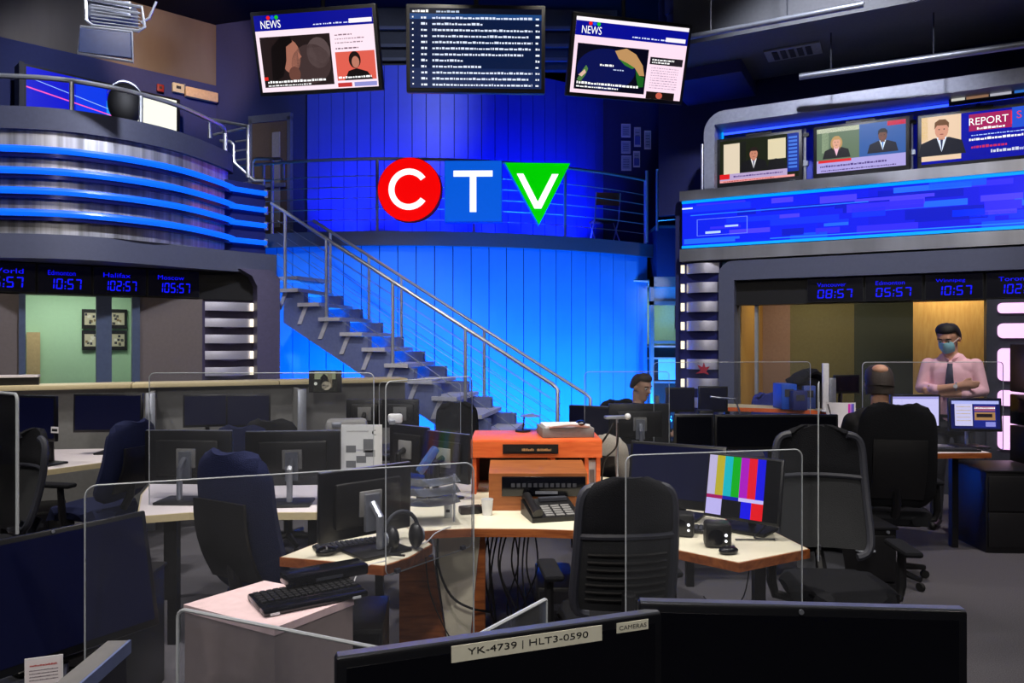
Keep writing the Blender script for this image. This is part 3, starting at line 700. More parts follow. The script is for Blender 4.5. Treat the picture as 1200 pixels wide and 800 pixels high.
def bust(p, x, y, s, hair, skin, coat, shirt, tie=None, long=False):
    a = p.w/p.h
    p.poly([(x-.95*s,y-1.15*s*a),(x-.8*s,y-.55*s*a),(x-.3*s,y-.35*s*a),(x+.3*s,y-.35*s*a),(x+.8*s,y-.55*s*a),(x+.95*s,y-1.15*s*a)], coat)
    if long: p.ell(x, y-.05*s*a, .40*s, .52*s*a, hair)
    p.up(); p.poly([(x-.2*s,y-.33*s*a),(x,y-1.0*s*a),(x+.2*s,y-.33*s*a)], shirt); p.up()
    if tie: p.poly([(x-.06*s,y-.4*s*a),(x,y-1.0*s*a),(x+.06*s,y-.4*s*a)], tie)
    p.rect(x-.13*s, y-.45*s*a, x+.13*s, y-.2*s*a, skin); p.up(); p.ell(x, y, .27*s, .40*s*a, skin); p.up()
    p.poly([(x-.29*s,y+.05*s*a),(x-.27*s,y+.36*s*a),(x-.1*s,y+.48*s*a),(x+.15*s,y+.47*s*a),(x+.29*s,y+.3*s*a),(x+.28*s,y+.06*s*a),(x+.2*s,y+.2*s*a),(x-.18*s,y+.22*s*a)], hair)
    p.ell(x-.1*s, y+.03*s*a, .035*s, .025*s*a, (.1,.07,.06), 8); p.ell(x+.1*s, y+.03*s*a, .035*s, .025*s*a, (.1,.07,.06), 8); p.ell(x, y-.2*s*a, .08*s, .025*s*a, (.55,.28,.26), 8)
def draw_podium(p):
    p.rect(0, 0, 1, 1, (.10,.12,.06)); p.up(); p.rect(.05, .18, .26, .92, (.86,.80,.70)); p.rect(.62, .45, .84, .92, (.85,.80,.66)); p.rect(.86,.12,1,1,(.05,.16,.55)); p.rect(.27,.2,.34,.95,(.06,.07,.03)); p.up()
    for k in range(9): p.rect(.875, .2+.085*k, .98, .25+.085*k, (.25,.45,.85))
    bust(p, .44, .62, .19, (.12,.07,.05), (.75,.50,.40), (.05,.05,.06), (.9,.9,.9), (.2,.2,.4)); p.up()
    p.poly([(.60,.2),(.64,.42),(.72,.46),(.82,.40),(.86,.2)], (.05,.05,.06)); p.rect(0, .05, .86, .20, (.70,.62,.78)); p.rect(0,.0,.95,.05,(.92,.6,.6)); p.up(); p.rect(.0,.08,.13,.20,(.85,.10,.12)); p.greek(.18,.8,.11,.04,(.35,.25,.5)); p.greek(.05,.7,.015,.02,(.6,.1,.1))
def draw_two(p):
    p.rect(0, 0, 1, 1, (.62,.60,.84)); p.up(); p.rect(0,.28,.49,1,(.36,.44,.34)); p.rect(.49,.28,1,1,(.16,.34,.62)); p.rect(0, .9, .49, 1, (.8,.82,.72)); p.rect(.8,.9,1,1,(.8,.1,.12)); p.rect(.06,.45,.14,.9,(.55,.62,.50)); p.up()
    bust(p, .23, .66, .17, (.72,.56,.34), (.84,.62,.52), (.07,.07,.08), (.92,.72,.80), None, True); bust(p, .75, .70, .18, (.05,.05,.05), (.42,.27,.21), (.09,.10,.16), (.85,.9,.95), (.3,.5,.8)); p.up()
    p.rect(0, .0, 1, .27, (.66,.62,.86)); p.up(); p.rect(.02,.22,.40,.28,(.85,.12,.14)); p.greek(.04,.8,.12,.05,(.3,.22,.5)); p.greek(.05,.9,.03,.03,(.3,.22,.5))
def draw_report(p):
    p.rect(0, 0, 1, 1, (.03,.06,.62)); p.up(); p.rect(0,.06,.36,1,(.90,.78,.66)); p.rect(.0,.5,.06,1,(.80,.66,.20)); p.rect(.43,.60,.80,.95,(.62,.08,.34)); p.rect(.80,.58,1,1,(.10,.30,.80)); p.up()
    bust(p, .185, .70, .23, (.42,.28,.16), (.82,.58,.48), (.08,.09,.14), (.86,.9,.98), (.12,.16,.32)); p.up()
    p.text('REPORT', .43, .72, .15, W1, .34); p.rect(.79,.66,.80,.92,(.9,.1,.15)); p.text('S', .84, .76, .15, (.85,.2,.3)); p.greek(.5, .74, .62, .05, W1); p.greek(.45, .95, .50, .025, (.7,.8,1)); p.greek(.43, .98, .40, .055, W1); p.greek(.45, .76, .24, .06, (.75,.15,.35)); p.greek(.62, .95, .12, .07, (.8,.82,.9))
def ledge_tv(label, u0, v0, u1, v1, yaw_deg, draw, w):
    h = .60; y = .10; x, zb = RW.px(u0, v1, y); z0 = 3.5
    t = thing('ledge_screen', label, 'screen', RW.w(x+w/2, y, z0), RW.a+math.radians(yaw_deg), 'screens standing on the steel ledge')
    zc = zb-3.5+h/2
    MB().box((0, .03, zc), (w, .07, h), .012).build('casing', black, t)
    p = Pic(w-.08, h-.085, (0,0,0), -.009, Matrix.Translation((0, 0, zc+.005))); draw(p); p.build('display', pic_m, t)
    m = MB(); m.b2((-.18, .0, 0), (.18, .2, .012)); m.b2((-.05, .07, 0), (.05, .11, zc)); m.build('stand', black, t)
    MB().b2((-.15, .0, zc+h/2), (.15, .05, zc+h/2+.02)).build('top_bracket', black, t)
ledge_tv('smallest ledge screen showing a speaker at a podium', 840, 158, 936, 220, 0, draw_podium, 1.0)
ledge_tv('middle ledge screen showing a woman and a man side by side', 953, 142, 1063, 209, 0, draw_two, 1.0)
ledge_tv('right ledge screen with the word REPORT beside a man in a suit', 1075, 130, 1200, 199, 0, draw_report, 1.12)
# narrow strip display above them
x, z = RW.px(1112, 123, .2)
t = thing('strip_display', 'narrow strip of small pictures above the right ledge screen', 'screen', RW.w(x, .2, z), RW.a)
MB().b2((0, 0, 0), (1.3, .06, .17)).build('casing', black, t)
p = Pic(1.28, .13, (.05,.05,.08), -.002, Matrix.Translation((.65, 0, .085))); p.up()
for a_, b_, c_ in ((.01,.11,(.85,.84,.8)),(.12,.28,(.6,.45,.35)),(.29,.44,(.75,.75,.8)),(.46,.62,(.2,.45,.8)),(.64,.8,(.6,.6,.65))): p.rect(a_, .1, b_, .9, c_)
p.build('display', pic_dim, t)
m = MB(); m.tube([(1.0, .07, .05), (1.0, .5, .05)], .02, 6); m.tube([(.3, .07, .05), (.3, .5, .05)], .02, 6); m.build('wall_arm', dgrey, t)

# end post of the ledge rail with wire loops, and pipe posts between the screens
t = thing('ledge_rail_post', 'upright rail post with cable loops at the left end of the steel ledge', 'railing', RW.w(RW.px(823, y=0)[0], 0, 3.5), RW.a)
MB().tube([(0, 0, 0), (0, 0, .60)], .018, 8).build('post', rail_m, t)
for k in range(3): MB().tube([(0, 0, .55-.16*k), (.09, .0, .56-.17*k), (.16, .02, .48-.15*k), (.13, .04, .40-.13*k)], .008, 6).build('cable_loop', cable_m, t)
for i, u in enumerate((943, 1068)):
    t = thing('screen_post', ('steel post between the podium screen and the two person screen', 'steel post between the two person screen and the REPORT screen')[i], 'post', RW.w(RW.px(u, y=.25)[0], .25, 3.5), RW.a)
    MB().tube([(0, 0, 0), (0, 0, .70)], .02, 8).build('upright', rail_m, t); MB().b2((-.05, -.03, .60), (.05, .03, .64)).build('clamp', black, t); MB().b2((-.04, -.03, .25), (.04, .03, .31)).build('clamp', silver, t)

# ------------------------------------------------------------------ world clocks
def clock(label, pl, u0, u1, z0, z1, y, name_t, digits, grp, dx=.18):
    xa = pl.px(u0, y=y)[0]; xb = pl.px(u1, y=y)[0]; w_ = xb-xa; h_ = z1-z0
    t = thing('digital_clock', label, 'clock', pl.w((xa+xb)/2, y, z0), pl.a, grp)
    MB().b2((-w_/2, -.03, 0), (w_/2, 0, h_)).build('casing', black, t)
    p = Pic(w_*.98, h_*.94, (.004,.004,.03), -.032, Matrix.Translation((0, 0, h_/2))); p.up()
    p.text(name_t, dx, .64, .17, (.05,.05,.98), .52)
    n = sum(.5 if c in ':. ' else 1.3 for c in digits); dw = (.98-dx-.14)/n
    seven(p, digits, dx, .14, dw, .38, (.06,.08,1)); p.build('display', pic_m, t)
GR = 'world clocks over the right window'; GL = 'world clocks over the left window'
clock('right set clock over the olive wall reading 08:57', RW, 946, 1012, 2.10, 2.38, -.025, 'Vancouver', '08:57', GR)
clock('right set clock reading 05:57', RW, 1014, 1081, 2.10, 2.38, -.025, 'Edmonton', '05:57', GR)
clock('right set clock over the maple screen reading 10:57', RW, 1084, 1152, 2.10, 2.38, -.025, 'Winnipeg', '10:57', GR)
clock('right set clock cut by the frame edge reading 102:57', RW, 1155, 1236, 2.10, 2.38, -.025, 'Toronto', '102:57', GR)
clock('left set clock cut by the frame edge reading 5:57', LW, -38, 42, 2.15, 2.46, .015, 'World', ' 5:57', GL, .30)
clock('left set clock over the window reading 10:57', LW, 44, 107, 2.15, 2.46, .015, 'Edmonton', '10:57', GL)
clock('left set clock reading 102:57', LW, 109, 171, 2.15, 2.46, .015, 'Halifax', '102:57', GL)
clock('left set clock nearest the stairs reading 105:57', LW, 173, 233, 2.15, 2.46, .015, 'Moscow', '105:57', GL)

# framed pictures on the mint wall
for i, (u0, v0, u1, v1) in enumerate(((96, 362, 116, 385), (128, 362, 149, 385), (96, 387, 116, 410), (128, 387, 149, 410))):
    xa, z1 = LW.px(u0, v0, 1.45); xb, z0 = LW.px(u1, v1, 1.45)
    t = thing('framed_picture', 'black framed photograph on the mint green wall, ' + ('upper left of four', 'upper right of four', 'lower left of four', 'lower right of four')[i], 'picture', LW.w((xa+xb)/2, 1.49, z0), LW.a, 'framed photographs on the mint wall')
    w_ = xb-xa; h_ = z1-z0; MB().b2((-w_/2, -.03, 0), (w_/2, 0, h_)).build('frame', black, t)
    p = Pic(w_*.7, h_*.62, (.75,.72,.62), -.032, Matrix.Translation((0, 0, h_/2))); p.up(); rnd = random.Random(i)
    for k in range(8): p.rect(x_:=rnd.uniform(0,.8), y_:=rnd.uniform(0,.8), x_+.2, y_+.2, rnd.choice([(.3,.3,.3),(.5,.42,.3),(.85,.83,.78),(.2,.2,.25)]))
    p.build('photograph', prn_m, t)

# ------------------------------------------------------------------ balcony rail, wall display and fittings upper left
t = thing('balcony_railing', 'white tube railing curving along the left balcony', 'railing', (0, 0, 0))
bp = [p for p in offs(upp, -.05)]
zr = 4.27
tube = [(p[0], p[1], zr) for p in bp[:-3]]
MB().tube(tube+[(tube[-1][0]+.0, tube[-1][1]+.05, zr-.05), (tube[-1][0], tube[-1][1]+.06, 3.9)], .026, 8).build('top_rail', rail_m, t)
for k in (9, 17, 22): MB().tube([(bp[k][0], bp[k][1], 3.9), (bp[k][0], bp[k][1], zr)], .022, 8).build('post', rail_m, t)
t = thing('stair_end_rail', 'square white gate rail at the right end of the left balcony', 'railing', (0, 0, 0))
Ye = 9.5
MB().tube([P(246, 162, Ye), P(246, 140, Ye), P(291, 148, Ye), P(291, 208, Ye)], .03, 8).build('gate_frame', rail_m, t)
MB().tube([P(250, 158, Ye), P(288, 150, Ye)], .018, 8).build('upper_bar', rail_m, t)
for k in range(3): MB().tube([P(276, 166+11*k, Ye), P(291, 164+11*k, Ye)], .012, 6).build('cross_bar', rail_m, t)
MB().tube([P(258, 165, Ye), P(270, 166, Ye), P(274, 170, Ye), P(274, 190, Ye), P(298, 212, Ye), P(310, 212, Ye)], .022, 8).build('lower_bar', rail_m, t)

DW = Plane((-6.68, 10.2), math.atan2(1.48, 1.42))
t = thing('wall_display', 'wide blue and white graphic display on the wall behind the left balcony', 'screen', (-6.68, 10.2, 4.45), DW.a)
MB().b2((-.10, 0, 0), (2.07, .25, 1.02)).build('casing', black, t)
p = Pic(2.03, .96, (.04,.08,.85), -.003, Matrix.Translation((1.0, 0, .51))); p.up()
p.rect(0, 0, .3, 1, (.05,.08,.78)); p.rect(.3, 0, .5, 1, (.05,.22,.88)); p.rect(.5, 0, .64, .75, (.10,.55,.92)); p.up(); p.poly([(.62,0),(1,0),(1,1),(.66,1)], (.98,.98,.92)); p.poly([(.60,0),(.74,0),(.66,.55),(.60,.6)], (.45,.50,.92)); p.up()
p.poly([(0,.72),(.62,.52),(.62,.505),(0,.70)], (.95,.35,.70)); p.poly([(0,.86),(.6,.60),(.6,.59),(0,.85)], (.6,.75,1)); p.build('display', pic_m, t)
MB().b2((-.10, -.01, -.02), (-.04, .0, 1.04)).build('side_trim', dgrey, t)
m = MB(); m.b2((.3, .25, .4), (.5, .42, .6)); m.b2((1.5, .25, .4), (1.7, .5, .6)); m.build('wall_bracket', dgrey, t)
t = thing('oval_speaker', 'black oval speaker standing behind the balcony rail', 'speaker', tuple(P(147, 150, 9.2)), .5)
zc = P(147, 122, 9.2).z-P(147, 150, 9.2).z
MB().ball((0, 0, zc), (.20, .12, .26), 22, 14).build('body', mat('speaker_black', rgb(8, 8, 10), .6), t)
MB().tube([(0, .0, zc-.2), (0, 0, 3.1-P(147,150,9.2).z)], .025, 8).build('stand_pole', black, t)
MB().slab(lambda s, q: (.21*math.sin(s*1.2), -.02+.02*s*s, zc+.27*math.cos(s*1.2)+.015*q), 14, 1, .03).build('top_trim', silver, t)
def on_diag(u, v, y): 
    q = Plane((-9.0, 8.95), math.atan2(3.55, 4.0)); x, z = q.px(u, v, y); return q.w(x, y, z), q.a
for nm, lb_, ct, u, v, sx, sz, m_ in (('fire_alarm', 'small red alarm box on the upper left wall', 'alarm', 187, 104, .10, .12, mat('alarm_red', rgb(150, 40, 40), .5)), ('thermostat_box', 'cream control box beside the red alarm', 'control box', 208, 104, .18, .15, mat('cream_box', rgb(214, 204, 170), .5))):
    l_, a_ = on_diag(u, v, -.02); t = thing(nm, lb_, ct, l_, a_); MB().b2((-sx/2, -.06, -sz/2), (sx/2, 0, sz/2), .008).build('cover', m_, t); MB().b2((-sx*.2, -.068, -sz*.1), (sx*.2, -.06, sz*.2)).build('button', dgrey, t)
l_, a_ = on_diag(235, 112, -.02); t = thing('emergency_light', 'long cream emergency light near the upper left corner', 'light', l_, a_)
MB().b2((-.26, -.09, -.08), (.26, 0, .08), .01).build('housing', mat('cream_lamp', rgb(220, 190, 150), .5), t); MB().b2((-.28, -.06, .04), (-.26, 0, .12)).build('end_clip', silver, t)

# studio light with wire frame hanging at the upper left
t = thing('hanging_floodlight', 'studio floodlight with wire frame and dark blue filter hanging upper left', 'lamp', tuple(P(125, 66, 7.0)), .15)
def q(u, v, y=0): return P(u, v, 7.0+y)-P(125, 66, 7.0)
MB().prism_y([(q(97,35).x, q(97,35).z), (q(152,38).x, q(152,38).z), (q(153,67).x, q(153,67).z), (q(95,63).x, q(95,63).z)], -.02, .02).build('blue_filter', mat('filter_blue', rgb(20, 38, 78), .25), t)
m = MB(); m.tube([q(94, 64), q(97, 33), q(153, 36), q(154, 71)], .014, 6, True); m.build('filter_frame', rail_m, t)
m = MB(); m.tube([q(102, -2), q(103, 25), q(110, 31), q(160, 34), q(167, 29), q(164, 6), q(105, -1)], .016, 6); m.tube([q(108, 7), q(162, 13)], .010, 6); m.tube([q(163, 24), q(172, 18), q(180, -2)], .012, 6); m.build('wire_yoke', rail_m, t)
m = MB(); m.M = Matrix.Translation(q(134, 16, .15)); m.box((0, 0, 0), (.42, .22, .18), .02)
m.build('lamp_body', silver, t)
for k in range(5):
    m = MB(); m.tube([q(108, 10+4*k, .0), q(162, 14+4*k, .0)], .006, 5); m.build('grille_wire', rail_m, t)
m = MB(); m.tube([q(134, 8, .15), (q(134, 8, .15).x, .15, 7-P(125, 66, 7).z)], .02, 6); m.build('hanging_pole', black, t)

# ------------------------------------------------------------------ ceiling ducts and pipes upper right
t = thing('ceiling_duct', 'wide grey duct under the dark ceiling above the right set', 'duct', (RW.O.x, RW.O.y, 5.0), RW.a)
MB().b2((.1, -.9, 0), (XE, .6, .9)).build('duct_body', duct_m, t)
MB().b2((.1, -.93, -.0), (XE, -.9, .05)).build('flange', duct_m, t)
xg, _ = RW.px(957, 73); 
g = MB().b2((1.0, -.35, -.02), (1.6, .0, -.002)).build('vent_frame', mat('vent_grey', rgb(150, 152, 158), .5), t)
for k in range(5): MB().b2((1.08+.09*k, -.30, -.028), (1.14+.09*k, -.05, -.02)).build('vent_slat', dgrey, t)
for i, (a_, b_, y_, r_) in enumerate((((937, 90), (1215, 50), 8.2, .035), ((805, 44), (1012, 5), 7.6, .028))):
    p0 = P(*a_, y_); p1 = P(*b_, y_-(1.1, .9)[i]); 
    t = thing('ceiling_pipe', ('pale pipe running under the duct above the ledge screens', 'thin pale pipe rising right of the hanging screens')[i], 'pipe', tuple(p0))
    MB().tube([(0,0,0), tuple(p1-p0)], r_, 10).build('pipe', silver, t)
    for f_ in (.15, .6): s0 = (p1-p0)*f_; MB().tube([tuple(s0), (s0.x, s0.y, min(7-p0.z, s0.z+.9 if i else 7-p0.z))], .008, 5).build('hanger', dgrey, t)
t = thing('ceiling_bulkhead', 'blue black boxed bulkhead hanging left of the duct', 'bulkhead', (2.55, 9.2, 4.85), RW.a); MB().b2((-.55, -.3, 0), (.35, .7, .9), .01).build('box', navy_wall, t); MB().b2((-.57, -.32, .86), (.37, .72, 2.15)).build('drop', dnavy, t)

# ------------------------------------------------------------------ right end of the mezzanine
t = thing('landing_box', 'dark blue boxed landing beside the right end of the mezzanine', 'landing', (2.66, 11.6, 2.66))
MB().b2((-.4, -.05, 0), (.5, .9, .78), .01).build('front_panel', dnavy, t); MB().b2((-.42, -.07, .76), (.5, .9, .80)).build('cap', grey_paint, t)
t = thing('landing_railing', 'metal railing on the dark blue landing beside the ledge screens', 'railing', (0, 0, 0))
MB().tube([P(770, 270, 11.5), P(770, 199, 11.5), P(822, 190, 11.2)], .02, 8).build('frame', rail_m, t)
for k in range(4): MB().tube([P(771, 221+12.5*k, 11.5), P(797, 219+12.5*k, 11.4)], .010, 6).build('bar', rail_m, t)
MB().tube([P(758, 200, 11.3), P(758, 284, 11.3)], .022, 8).build('post', rail_m, t)
papers = ((728, 145, 739, 161), (743, 149, 751, 172), (755, 153, 763, 175), (728, 165, 739, 180), (742, 177, 750, 196), (728, 182, 740, 200))
for i, (u0, v0, u1, v1) in enumerate(papers):
    Yp = 13.0+.0556*(P(u0, 0, 13.03).x-1.55)-.004; a_ = P(u0, v0, Yp); b_ = P(u1, v1, Yp)
    t = thing('pinned_sheet', 'pinned sheet on the dark blue wall over the mezzanine, ' + ('top left', 'top middle', 'top right', 'second down on the left', 'lower middle', 'lowest on the left')[i], 'notice', (a_.x, Yp, b_.z), .055, 'sheets pinned to the dark blue wall')
    MB().b2((0, -.006, 0), (b_.x-a_.x, 0, a_.z-b_.z)).build('sheet', (paper, white_p)[i % 2], t)
    p = Pic((b_.x-a_.x)*.8, (a_.z-b_.z)*.8, (.7,.72,.8), -.008, Matrix.Translation(((b_.x-a_.x)/2, 0, (a_.z-b_.z)/2))); p.up()
    for k in range(4): p.greek(.1, .85, .75-.2*k, .08, (.3,.32,.45))
    if i in (1, 4): p.up(); p.rect(0, 0, 1, .55, (.35,.4,.75))
    p.build('print', prn_m, t)
# folding chair on the mezzanine
t = thing('folding_chair', 'brown folding chair standing on the mezzanine behind the railing', 'chair', (1.50, 11.95, 3.16), .2)
MB().slab(lambda s, q_: (.2*s*(1-.1*(q_>.8)), -.16+.02*s*s, .66+.20*q_), 8, 3, .025).build('backrest', mat('chair_brown', rgb(130, 96, 72), .5), t)
MB().box((0, .08, .44), (.38, .36, .03), .012).build('seat', mat('chair_brown2', rgb(110, 84, 66), .5), t)
for s_ in (-.2, .2): MB().tube([(s_, -.17, .86), (s_, -.10, .45), (s_, .27, 0)], .012, 6).build('leg', rail_m, t); MB().tube([(s_, .16, .43), (s_, -.22, 0)], .012, 6).build('leg', rail_m, t)
MB().tube([(-.2, .22, .06), (.2, .22, .06)], .010, 6).build('stretcher', rail_m, t)

# glazed door under the landing and the room behind it
d2 = struct('door_2', (0, 0, 0)); Yd = 11.55
x0_, x1_ = P(762, 0, Yd).x, P(812, 0, Yd).x
m = MB(); m.b2((x0_, Yd, 0), (x0_+.06, Yd+.1, 2.66)); m.b2((x0_, Yd, 2.50), (x1_, Yd+.1, 2.66)); m.b2((x0_, Yd, 2.22), (x1_, Yd+.1, 2.28)); m.build('door_frame', rail_m, d2)
MB().b2((x0_+.06, Yd+.04, 2.28), (x1_, Yd+.05, 2.50)).build('transom_pane', mat('frosted_pane', rgb(150, 165, 180), .4), d2)
MB().b2((x0_+.06, Yd+.04, 0), (x1_, Yd+.05, 2.22)).build('pane', winglass, d2)
MB().b2((x0_+.06, Yd+.02, 1.62), (x1_, Yd+.07, 1.66)).build('door_rail', rail_m, d2)
b3 = struct('wall_back_room', (0, 0, 0))
MB().b2((x0_-.5, 13.0, 0), (x1_+1, 13.05, 2.6)).build('wall_back', mat('sage_wall', rgb(132, 178, 150), .8), b3); MB().b2((x0_-.5, Yd+.2, 2.6), (x1_+1, 13, 2.62)).build('room_ceiling', white_p, b3)
t = thing('office_shelf', 'dark shelving unit with white sheets behind the glazed door', 'shelf', (P(785, 0, 12.4).x, 12.4, 0))
for z in (.5, .95, 1.35, 1.55): MB().b2((-.35, 0, z), (.5, .3, z+.03)).build('shelf_board', white_p, t)
MB().b2((-.35, .28, 0), (.5, .3, 1.6)).build('back_panel', black, t)
t = thing('white_poster', 'white sheet hanging on the glazed door', 'notice', (P(772, 0, Yd).x, Yd+.039, P(0, 445, Yd).z)); MB().b2((0, -.004, 0), (.38, 0, .32)).build('sheet', paper, t); MB().b2((.16, -.008, .30), (.22, -.004, .33)).build('tape', tape_m, t)
t = thing('picture_panel', 'tall framed picture on the sage wall behind the glazed door', 'picture', (P(797, 0, 12.9).x, 12.97, P(0, 385, 12.9).z)); MB().b2((-.08, -.03, 0), (.2, 0, .5)).build('frame', black, t); MB().b2((-.04, -.036, .05), (.16, -.03, .45)).build('photograph', paper, t)
t = thing('ceiling_light', 'ceiling light in the sage room behind the glazed door', 'light', (2.5, 12.2, 2.58)); MB().b2((-.3, -.2, -.02), (.3, .2, .02)).build('housing', white_p, t); panel_light('ceiling_light_glow', (2.5, 12.2, 2.555), 14, .5, .3, (1, .97, .88))

# ================================================================== furniture
DZ = .74
def desk(name, label, poly, z=DZ, top=cream, band=wood, legs=(), th=.04, leg_m=None):
    c = Vector((sum(p[0] for p in poly)/len(poly), sum(p[1] for p in poly)/len(poly), 0))
    q = [(p[0]-c.x, p[1]-c.y) for p in poly]
    t = thing(name, label, 'desk', (c.x, c.y, 0))
    MB().prism(q, z-th+.004, z).build('desk_top', top, t, smooth=False)
    n = len(q); m = MB()
    ar_ = sum(q[i][0]*q[(i+1)%n][1]-q[(i+1)%n][0]*q[i][1] for i in range(n)); qq = q if ar_ > 0 else q[::-1]
    ring = [Vector((*p, 0)) for p in qq]; o_ = []
    for i in range(n):
        a_ = (ring[i]-ring[i-1]).normalized(); b_ = (ring[(i+1)%n]-ring[i]).normalized(); nn = Vector((a_.y+b_.y, -a_.x-b_.x, 0)).normalized(); o_.append(ring[i]+nn*.008)
    vs = [(p.x, p.y, z-th) for p in o_]+[(p.x, p.y, z-.002) for p in o_]+[(p.x, p.y, z-th) for p in ring]+[(p.x, p.y, z-.002) for p in ring]
    fs = []
    for i in range(n): j = (i+1)%n; fs += [(i, j, n+j, n+i), (n+i, n+j, 3*n+j, 3*n+i), (j, i, 2*n+i, 2*n+j)]
    m.add(vs, fs).build('edge_band', band, t, smooth=False)
    for (x, y) in legs: MB().b2((x-c.x-.025, y-c.y-.025, 0), (x-c.x+.025, y-c.y+.025, z-th)).build('leg', leg_m or black, t)
    t['cx'] = c.x; t['cy'] = c.y
    return t
main = desk('curved_desk', 'cream topped curved main desk with wooden edge in the middle', [(-.46,3.55),(-.33,3.585),(-.2,3.605),(.1,3.60),(.4,3.56),(.68,3.47),(1.05,3.63),(1.2,4.2),(.95,4.75),(.5,5.05),(0,5.1),(-.5,4.8),(-.66,4.0),(-.62,3.78)], legs=((.95,4.5),(-.45,4.6)))
lwing = desk('left_wing_desk', 'cream wing desk with wooden edge carrying a monitor turned away', [(-.975,3.13),(-.524,3.01),(-.44,3.12),(-.365,3.32),(-.465,3.54),(-.625,3.77),(-.83,3.45)], legs=((-.8,3.35),))
rwing = desk('right_wing_desk', 'cream wing desk with wooden edge under the colour bar monitor', [(.64,3.31),(.935,3.05),(1.30,3.25),(1.24,3.62),(1.06,3.615),(.69,3.46)], legs=((1.15,3.45),))
desk('left_cubicle_desk', 'pale desk under the long shelf at the far left', [(-3.6,5.02),(-3.45,5.05),(-3.0,5.7),(-2.85,6.35),(-4.3,6.2),(-4.5,5.6)], legs=((-3.6,5.2),(-4.2,6.1)), top=pale, band=beige)
desk('back_left_desk', 'pale desk under the two monitors turned away', [(-1.95,3.86),(-1.72,3.95),(-1.05,3.95),(-.96,4.2),(-.72,4.85),(-2.35,4.85),(-2.2,4.4)], legs=((-1.85,4.05),(-1.1,4.1),(-2.2,4.75),(-.85,4.75)), top=pale, band=beige)
desk('stairside_desk', 'dark desk in front of the stairs carrying small monitors', [(-1.42,5.9),(-.6,5.9),(-.6,6.6),(-1.42,6.6)], legs=((-1.35,6),(-.68,6),(-1.35,6.5),(-.68,6.5)), top=dgrey, band=black)
desk('rear_workstation_desk', 'dark desk of the seated man in front of the curved wall', [(.4,5.87),(2.0,5.87),(2.2,6.6),(.4,6.6)], legs=((.5,5.95),(1.9,5.95),(.5,6.5),(2.0,6.5)), top=dgrey, band=black)
desk('black_console_desk', 'long black desk holding the two wide dark monitors', [(1.05,4.9),(2.24,4.9),(2.24,5.45),(1.2,5.45)], legs=((1.2,5.0),(2.15,5.0),(2.15,5.35)), top=black, band=black)
desk('right_standing_desk', 'light desk with wooden edge under the two lit monitors at right', [(2.45,6.15),(3.02,5.62),(3.66,5.66),(3.66,6.05),(2.75,6.6)], z=.80, legs=((3.55,5.95),(2.65,6.4)), top=pale)
desk('window_table', 'light orange table in front of the right window', [(2.1,7.6),(2.75,7.35),(3.5,6.9),(3.65,7.2),(2.3,8.0)], z=.98, legs=((2.25,7.75),(3.4,7.05)), top=beige, band=orange_w)

# tapered pedestal and panels under the main desk
t = thing('desk_pedestal', 'tapered cream and wood pedestal under the main desk', 'pedestal', (-.27, 3.72, 0))
MB().prism_y([(-.13, .698), (.11, .698), (.045, 0), (-.035, 0)], 0, .04).build('cream_panel', cream, t)
MB().prism_y([(.112, .698), (.135, .698), (.135, 0), (.047, 0)], .005, .06).build('wood_side', wood, t)
MB().prism_y([(-.132, .56), (-.04, 0), (-.30, 0), (-.30, .60)], .02, .06).build('wood_back', wood, t)
t = thing('wing_panel', 'wooden end panel under the right wing desk', 'panel', (.70, 3.46, 0)); MB().b2((-.02, -.02, 0), (.02, .30, .698)).build('panel', wood, t); MB().b2((-.03, -.02, 0), (.03, .30, .03)).build('foot', black, t)
def tower(label, loc, rz):
    t = thing('computer_tower', label, 'computer', loc, rz, 'computer towers under the desks')
    MB().box((0, 0, .22), (.19, .42, .44), .012).build('case', black, t); MB().b2((-.085, -.216, .02), (.085, -.209, .42)).build('front_bezel', gloss, t)
    MB().b2((-.06, -.22, .33), (.06, -.216, .36)).build('drive_slot', dgrey, t); MB().ball((.05, -.218, .28), .008, 8, 6).build('power_button', led_dot, t)
tower('black computer tower under the left wing desk', (-.66, 3.32, 0), .1); tower('black computer tower under the middle of the main desk', (.22, 3.85, 0), 0); tower('black computer tower beside it under the main desk', (.46, 3.95, 0), 0)
tower('black computer tower under the far left desk', (-3.45, 5.45, 0), .3)

# long shelf partition at the left, with its dividers
A_, B_ = Vector((-4.75, 6.40)), Vector((-1.15, 7.95)); ang = math.atan2(B_.y-A_.y, B_.x-A_.x); Ls = (B_-A_).length
t = thing('shelf_partition', 'long beige topped partition running from the left edge to the stairs', 'partition', (A_.x, A_.y, 0), ang)
MB().b2((0, 0, 0), (Ls, .06, 1.22)).build('partition_panel', greyp, t)
for k in range(3): MB().b2((Ls*k/3+.004, -.12, 1.22), (Ls*(k+1)/3-.004, .28, 1.26), .004).build('shelf_board', beige, t)
for u in (180, 345):
    q_ = (u-600)/F; x = (q_*A_.y-A_.x)/(math.cos(ang)-q_*math.sin(ang))
    MB().b2((x-.02, -.55, 0), (x+.02, 0, 1.19), .004).build('divider', greyp, t); MB().b2((x-.04, -.58, 0), (x+.04, -.55, 1.20), .004).build('divider_post', silver, t)
    MB().b2((x+.025, -.40, .92), (x+.03, -.14, 1.12)).build('divider_inset', taupe, t)
t = thing('end_divider', 'dark end panel standing on the shelf at the far left', 'panel', (A_.x, A_.y, 1.26), ang); MB().b2((0, .05, 0), (.55, .10, .07)).build('panel', black, t); MB().b2((0, .02, .07), (.55, .14, .09)).build('cap', pale, t)

